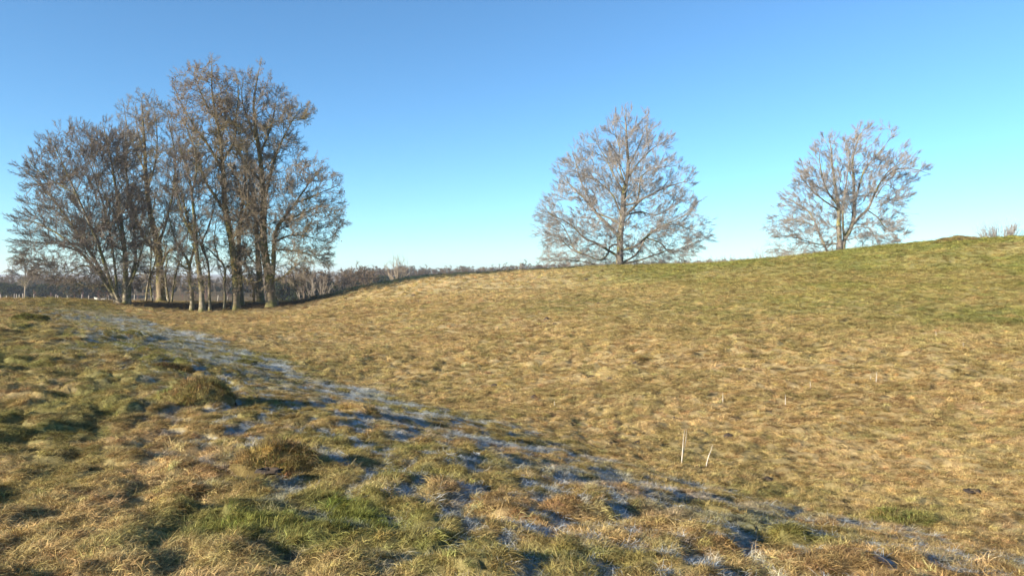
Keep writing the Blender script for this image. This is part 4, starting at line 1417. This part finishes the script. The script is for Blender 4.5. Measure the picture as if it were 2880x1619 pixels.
def shrub(name, label, u, v_top, d, w, n_stems, mat, seed, cat='shrub', spread=.5, rad=.02, dens=2.2, group=None, trunk=0.0, up=.1, l1=(.4, 1.3), l2=(.2, .6)):
    """Bare shrub or young tree: stems fanning from the foot (or from the top of a short bole)."""
    r = np.random.default_rng(seed)
    x = (u - 1440) / FPX * d
    g = gz(x, d)[0]
    H = EYE - (v_top - HORIZON) / FPX * d - g
    root = link(name, None, loc=(x, d, g), label=label, category=cat)
    if group:
        root['group'] = group
    t0 = np.array([0, 0, -.05])
    fork = np.array([.02 * H, 0, trunk * H])
    st = []
    for i in range(n_stems):
        a = r.uniform(0, 2 * np.pi)
        e = spread * w * .5 * np.sqrt(r.uniform(.02, 1))
        hh = H * (1 - .35 * (e / (w * .5 + .01)) ** 2) * r.uniform(.85, 1)
        q0 = t0 + np.array([r.normal(0, .06), r.normal(0, .06), 0]) if not trunk else fork * r.uniform(.8, 1.1)
        tip_ = np.array([np.cos(a) * e, np.sin(a) * e, hh])
        mid = q0 * .5 + tip_ * .5 + np.array([np.cos(a), np.sin(a), 0]) * e * .18 + r.normal(0, .03 * H, 3) * np.array([1, 1, .2])
        q = spline([q0, mid, tip_], 8)
        st.append(q)
    P_ = np.array(st)
    Rd = rad * np.linspace(1, .3, 8)[None, :] * r.uniform(.7, 1.2, (n_stems, 1))
    parts = [tubes(P_, Rd, 5)]
    V, F = join(parts)
    if trunk:
        mesh, c, _ = trunk_mesh('trunk', [t0, fork * .5, fork * 1.02, np.array([0, 0, H * .9])], rad * 1.7, rad * .3, mat, k=14, sides=7, flare=.3, seed=seed)
        link('trunk', mesh, root)
    link('stems', raw_mesh('stems', V, F, mat, smooth=True), root)
    C1, R1 = grow(P_, Rd, r, dens, .15, (.35, .8), l1, 5, None, wander=.12, up=up, tip=.2 * rad, rmax=.7)
    C2, R2 = grow(C1, R1, r, dens * 1.6, .1, (.35, .8), l2, 3, None, wander=.12, up=up, tip=.17 * rad, rmax=.8)
    V, F = join([tubes(C1, R1, 3), tubes(C2, R2, 3)])
    link('twigs', raw_mesh('twigs', V, F, mat), root, kind='stuff')
    return root


shrub('pale_shrub', 'pale many-stemmed bare shrub on the slope right of the clump', 890, 762, 78, 4.2, 14, TWIG_PALE, 71, spread=1, rad=.045, dens=2.6)
shrub('young_tree', 'slim young tree with an upright broom of twigs, standing above the straw crest', 1115, 711, 72, 2.6, 14, TWIG_PALE, 72, cat='tree', spread=1, rad=.045, trunk=.45, dens=3)
shrub('young_tree', 'thin upright bare sapling, leftmost of the pair before the brown wood', 1425, 735, 92, 1.6, 7, TWIG_PALE, 73, cat='tree', spread=1, rad=.03)
shrub('young_tree', 'taller upright bare sapling, right one of the pair before the brown wood', 1463, 724, 94, 2.6, 12, TWIG_PALE, 74, cat='tree', spread=1, rad=.03)
shrub('bare_shrub', 'fine bare shrub left of the many-stemmed tree', 2140, 700, 66, 1.7, 12, TWIG_ASH, 75, spread=1, rad=.016, dens=4)
shrub('bare_shrub', 'low bare shrub touching the left side of the many-stemmed tree', 2185, 706, 65, 2.2, 14, TWIG_ASH, 76, spread=1, rad=.016, dens=4)
shrub('bare_shrub', 'thin bare shrub under the left limbs of the many-stemmed tree', 2250, 690, 64, 1.8, 9, TWIG_ASH, 77, spread=1, rad=.018, dens=3.5)
shrub('bare_shrub', 'bare round shrub on the skyline at the far right', 2818, 622, 56, 3.4, 34, TWIG_ASH, 78, spread=1, rad=.03, dens=4)
shrub('bare_shrub', 'tiny bare shrub left of the round one at the far right', 2762, 645, 56, .9, 9, TWIG_ASH, 79, spread=1, rad=.02, dens=5)
for i, (u, vt, w) in enumerate([(1775, 735, 3.2), (1830, 738, 3.2), (1700, 742, 2.6), (1640, 745, 2.6)]):
    shrub('bramble', ['dark tangle of brambles at the foot of the conical tree, right of its trunk', 'outer tangle of brambles further right of the conical trunk',
                      'low tangle of twigs left of the conical trunk', 'outermost low tangle left of the conical trunk'][i], u, vt, 69, w, 22,
          BARK_DARK, 80 + i, cat='bramble', spread=1, rad=.02, dens=4, up=-.02, l1=(.4, 1.2))
for i, (u, vt) in enumerate([(985, 786), (1042, 782), (960, 800), (1010, 795)]):
    shrub('pale_birch', ['pale-stemmed young tree at the wood edge, nearest the slim tree but one', 'pale-stemmed young tree at the wood edge, nearest the slim tree', 'small pale-stemmed tree, first right of the pale shrub', 'small pale-stemmed tree between two taller pale ones'][i], u, vt, 100, 2.4, 7, TWIG_PALE, 90 + i, cat='tree', spread=1,
          rad=.022, trunk=.3, dens=2.5, group='pale young trees at the wood edge')


# ------------------------------------------------------------------ far woods: each tree a copy of one of a few kinds
def proto_tree(seed, H, W, mat, n_l=9, twig=.05, up=.03, leafy=None):
    r = np.random.default_rng(seed)
    tm, c, rad = trunk_mesh('trunk', [np.array([0, 0, -.3]), np.array([.1, .1, H * .4]), np.array([0, 0, H * .93])], H * .026, .05, mat, k=12, sides=6, flare=.3, seed=seed)
    P_, q = resample(c, rad, 16)
    A0, RA = grow(P_[None], q[None], r, n_l / H, .22, (.5, 1.0), (H * .3, H * .55), 9, None, wander=.12, up=.05, taper=.55, rmax=.6, tip=twig)

    def ok(Cc):
        z = Cc[..., 2]
        h = np.hypot(Cc[..., 0], Cc[..., 1])
        lim = W * .5 * np.sqrt(np.clip(1 - ((z - H * .55) / (H * .5)) ** 2, 0.02, 1)) * (1 + .25 * np.sin(np.arctan2(Cc[..., 1], Cc[..., 0]) * 3 + seed + z))
        return h < lim

    class E:
        inside = staticmethod(ok)
    C1, R1 = grow(A0, RA, r, 3.6, .15, (.5, 1.0), (H * .12, H * .3), 4, E, wander=.18, up=up, tip=twig)
    C2, R2 = grow(C1, R1, r, 5.0, .1, (.5, 1.0), (H * .07, H * .16), 3, E, wander=.18, up=up, tip=twig * .8)
    V, F = join([tubes(A0[:, ::2], RA[:, ::2], 4), tubes(C1[:, ::1], R1, 3), tubes(C2, R2, 3)])
    return tm, raw_mesh('crown', V, F, mat)


def proto_bush(seed, H, W, mat, n_=3600, size=.42):
    r = np.random.default_rng(seed)
    nb = 26
    cc = np.stack([r.normal(0, W * .24, nb), r.normal(0, W * .24, nb), r.uniform(.12, .85, nb) * H], 1)
    cr = r.uniform(.12, .24, nb) * W * (1 - .45 * cc[:, 2] / H)
    k = r.integers(0, nb, n_)
    v = r.normal(0, 1, (n_, 3))
    v /= np.linalg.norm(v, axis=1)[:, None]
    p = cc[k] + v * cr[k][:, None] * r.uniform(.7, 1.05, (n_, 1))
    p[:, 2] = p[:, 2].clip(.02, None)
    tm, _, _ = trunk_mesh('trunk', [np.array([0, 0, -.3]), np.array([0, .05, H * .4]), np.array([.1, 0, H * .7])], .12, .05, BARK_DARK, k=8, sides=5, flare=0, seed=seed)
    return tm, leaves_mesh('foliage', p, r, size, mat)


KINDS = {
    'brown': [proto_tree(s, 8.0, 8.5, TWIG_BROWN, 11) for s in (1, 2, 3, 4)],
    'grey': [proto_tree(s, 12.0, 11, TWIG_GREY, 12, twig=.05) for s in (11, 12, 13)],
    'rust': [proto_tree(s, 2.6, 3.4, TWIG_RUST, 9, twig=.022, up=.08) for s in (21, 22)],
    'dark': [proto_bush(s, 5.0, 5.5, M_DARKLEAF) for s in (31, 32, 33)],
}


def place(kind, name, label, cat, group, u, d, H, H0, r, wide=1.0):
    tm, cm = KINDS[kind][int(r.integers(0, len(KINDS[kind])))]
    x = (u - 1440) / FPX * d
    z = gz(x, d)[0]
    s = H / H0
    o = link(name, None, loc=(x, d, z), label=label, category=cat, group=group)
    o.rotation_euler = (0, 0, float(r.uniform(0, 6.28)))
    o.scale = (s * wide, s * wide, s)
    link('trunk', tm, o)
    link(cm.name.split('.')[0], cm, o, kind='stuff')


r = np.random.default_rng(99)


def where(u):
    """What a far tree stands beside, as one sees it from the bank."""
    for lim, txt in ((0, 'off the left edge'), (120, 'at the far left edge'), (300, 'left of the fan-shaped beech'), (400, 'behind the foot of the fan-shaped beech'),
                     (530, 'seen past the thick mossy trunk'), (620, 'seen between the three close stems'), (690, 'seen beside the ivy-clad oak'),
                     (800, 'seen past the forked oak'), (900, 'just right of the clump'), (1000, 'right of the pale many-stemmed shrub'),
                     (1080, 'left of the slim young tree'), (1160, 'behind the slim young tree'), (1300, 'right of the slim young tree'),
                     (1430, 'left of the two thin saplings'), (1500, 'behind the two thin saplings'), (1650, 'left of the conical tree'),
                     (1850, 'behind the conical tree'), (2050, 'midway between the two lone trees'), (9999, 'left of the many-stemmed lone tree')):
        if u < lim:
            return txt


def top_h(u, vt, d):
    x = (u - 1440) / FPX * d
    return max(EYE - (vt - HORIZON) / FPX * d - gz(x, d)[0], 1.0)


# belt behind the fence, left of and behind the clump
for u in np.arange(-130, 800, 13.0):
    d = r.uniform(206, 250)
    vt = 777 - 5 * np.sin(u / 60) + r.normal(0, 4)
    place('brown', 'bare_tree', 'bare brown tree of the belt behind the fence, ' + where(u), 'tree', 'bare trees of the belt behind the fence',
          u + r.normal(0, 5), d, top_h(u, vt, d), 8.0, r, 1.1)
for u in np.arange(-130, 340, 9.0):  # near-black foliage put in to stand for the shade inside the belt
    d = r.uniform(192, 212)
    place('dark', 'evergreen_bush', 'dark evergreen bush standing in for the shaded inside of the belt, ' + where(u), 'bush', 'dark bushes standing in for the shade inside the belt',
          u + r.normal(0, 4), d, top_h(u, 797 + r.normal(0, 5), d), 5.0, r, 1.15)
for u in np.arange(345, 1000, 21.0):
    d = r.uniform(225, 250)
    place('dark', 'evergreen_bush', 'dark evergreen bush in the far wood, ' + where(u), 'bush', 'dark bushes behind the clump',
          u + r.normal(0, 5), d, top_h(u, 800 + r.normal(0, 10), d), 5.0, r, .9)
for u in list(np.arange(-60, 340, 22.0)) + list(np.arange(345, 800, 40.0)):
    d = r.uniform(186, 191)
    place('rust', 'rusty_shrub', 'low rusty brown shrub just behind the fence posts, ' + where(u), 'shrub', 'rusty shrubs behind the fence',
          u + r.normal(0, 7), d, top_h(u, 824 + r.normal(0, 5), d), 2.6, r, 1.3)
# pale tree at the far left edge
place('grey', 'pale_bare_tree', 'pale bare tree rising above the dark belt at the far left edge', 'tree', 'pale tree far left', 70, 160, top_h(70, 722, 160), 12.0, r, 1.0)
# dark wood and evergreens right of the clump
for u in np.arange(800, 1060, 8.0):
    d = r.uniform(150, 200)
    vt = 782 + r.normal(0, 5) - (6 if 830 < u < 860 else 0)
    place('dark' if r.uniform() < .38 else 'brown', 'wood_edge_tree', 'tree in the dark brown wood edge, ' + where(u), 'tree',
          'trees of the wood edge right of the clump', u, d, top_h(u, vt, d), 5.0 if False else 6.0, r, .9)
# brown wood behind the crest
for u in np.arange(1000, 1600, 7.0):
    d = r.uniform(290, 345)
    vt = np.interp(u, [1000, 1060, 1150, 1180, 1300, 1400, 1560, 1600], [766, 757, 748, 758, 754, 750, 744, 742]) + r.normal(0, 3)
    place('brown', 'wood_tree', 'brown bare tree of the wood behind the crest, ' + where(u), 'tree', 'brown wood trees behind the crest',
          u, d, top_h(u, vt, d), 8.0, r, 1.15)
for u in np.arange(1000, 1200, 11.0):
    d = r.uniform(255, 275)
    place('dark', 'evergreen_bush', 'dark green bush in front of the brown wood, ' + where(u), 'bush', 'dark bushes in front of the brown wood',
          u, d, top_h(u, 774 + r.normal(0, 2), d), 5.0, r, 1.2)
# far tree lines
for u in np.arange(830, 1110, 8.0):
    d = r.uniform(620, 720)
    vt = 764 + 5 * np.sin(u / 23) + r.normal(0, 2)
    place('grey', 'far_tree', 'tiny bluish tree of the distant row, ' + where(u), 'tree', 'distant row of trees left of the young tree',
          u, d, top_h(u, vt, d), 12.0, r, 1.2)
for u in np.arange(1590, 2200, 9.0):
    d = r.uniform(520, 600)
    vt = np.interp(u, [1590, 1740, 2000, 2130, 2200], [745, 742, 732, 730, 728]) + r.normal(0, 2)
    place('grey', 'far_tree', 'tiny bluish bare tree on the skyline, ' + where(u), 'tree', 'distant trees between the two big trees',
          u, d, top_h(u, vt, d), 12.0, r, 1.1)

# ------------------------------------------------------------------ fence posts and sheep in the far field
def post_mesh(h, w, seed):
    r = np.random.default_rng(seed)
    V = []
    for z, s in ((-.3, 1), (h * .5, .96), (h * .93, .92), (h, .6)):
        for a, b in ((-1, -1), (1, -1), (1, 1), (-1, 1)):
            V.append((a * w * s / 2 + r.normal(0, .004), b * w * s / 2 + r.normal(0, .004), z))
    F = [(i * 4 + j, i * 4 + (j + 1) % 4, (i + 1) * 4 + (j + 1) % 4, (i + 1) * 4 + j) for i in range(3) for j in range(4)] + [(12, 13, 14, 15)]
    return raw_mesh('fence_post', np.array(V), np.array(F), M_WOOD)


pm = [post_mesh(1.25, .15, 1), post_mesh(1.05, .17, 2), post_mesh(1.35, .14, 3)]
for i, u in enumerate([2, 18, 40, 47, 54, 65, 95, 128, 157, 163, 190, 229, 250, 306, 378, 430, 470, 612, 640, 712, 760, 818, 838]):
    d = 178 + r.uniform(-2, 2) - (10 if u in (163, 128, 612, 818) else 0)
    x = (u - 1440) / FPX * d
    o = link('fence_post', pm[i % 3], loc=(x, d, gz(x, d)[0] + .15), label='pale weathered wooden fence post in the far field, ' + where(u), category='fence post', group='fence posts in the far field')
    o.rotation_euler = (r.normal(0, .03), r.normal(0, .04), r.uniform(0, 1.5))
    s = 1.15 if u in (163, 612, 818) else r.uniform(.8, 1)
    o.scale = (s, s, s)

M_WOOL = rgb_mat('wool', (.6, .55, .45), .95)


def sheep(u, d, rot, label, lying):
    x = (u - 1440) / FPX * d
    z = gz(x, d)[0]
    hz = .38 if lying else .62
    v = [(0, 0, hz), (.38, 0, hz + .01), (-.38, 0, hz), (.56, 0, hz + .16), (.66, 0, hz + .30), (.84, 0, hz + .20)]
    rad = [.27, .24, .25, .15, .11, .055]
    e = [(0, 1), (0, 2), (1, 3), (3, 4), (4, 5)]
    for sx, par in ((.32, 1), (-.36, 2)):
        for sy in (-.13, .13):
            k = len(v)
            if lying:
                v += [(sx, sy * 1.5, hz - .24), (sx + .22, sy * 1.7, .06)]
            else:
                v += [(sx, sy, hz - .28), (sx + .02, sy, .02)]
            rad += [.075, .035]
            e += [(par, k), (k, k + 1)]
    k = len(v)
    v += [(.64, .13, hz + .33), (.64, -.13, hz + .33), (-.6, 0, hz + .02)]
    rad += [.03, .03, .05]
    e += [(4, k), (4, k + 1), (2, k + 2)]
    me = bpy.data.meshes.new('sheep')
    me.from_pydata(v, e, [])
    me.materials.append(M_WOOL)
    o = link('sheep', me, loc=(x, d, z), label=label, category='sheep')
    o.rotation_euler = (0, 0, rot)
    sk = o.modifiers.new('skin', 'SKIN')
    for i, q in enumerate(rad):
        me.skin_vertices[0].data[i].radius = (q, q)
    me.skin_vertices[0].data[0].use_root = True
    o.modifiers.new('smooth', 'SUBSURF').render_levels = 2


sheep(273, 176, R(165), 'white sheep standing in the far field left of the clump', False)
sheep(291, 178, R(20), 'white sheep lying down beside the standing one', True)

# ------------------------------------------------------------------ winter haze
hv = [(x, y, z) for x in (-1500, 1500) for y in (-120, 3200) for z in (-16, 22)]
hf = [(0, 1, 3, 2), (4, 6, 7, 5), (0, 4, 5, 1), (2, 3, 7, 6), (0, 2, 6, 4), (1, 5, 7, 3)]
hm = bpy.data.materials.new('haze')
hm.use_nodes = True
hn = hm.node_tree
hn.nodes.clear()
ho = hn.nodes.new('ShaderNodeOutputMaterial')
pv = hn.nodes.new('ShaderNodeVolumePrincipled')
pv.inputs['Color'].default_value = (.80, .88, 1.0, 1)
pv.inputs['Density'].default_value = 0.00034
pv.inputs['Anisotropy'].default_value = 0.2
hn.links.new(pv.outputs[0], ho.inputs['Volume'])
hme = bpy.data.meshes.new('haze')
hme.from_pydata(hv, [], hf)
hme.materials.append(hm)
link('haze', hme, kind='stuff')
SC.cycles.volume_bounces = 0
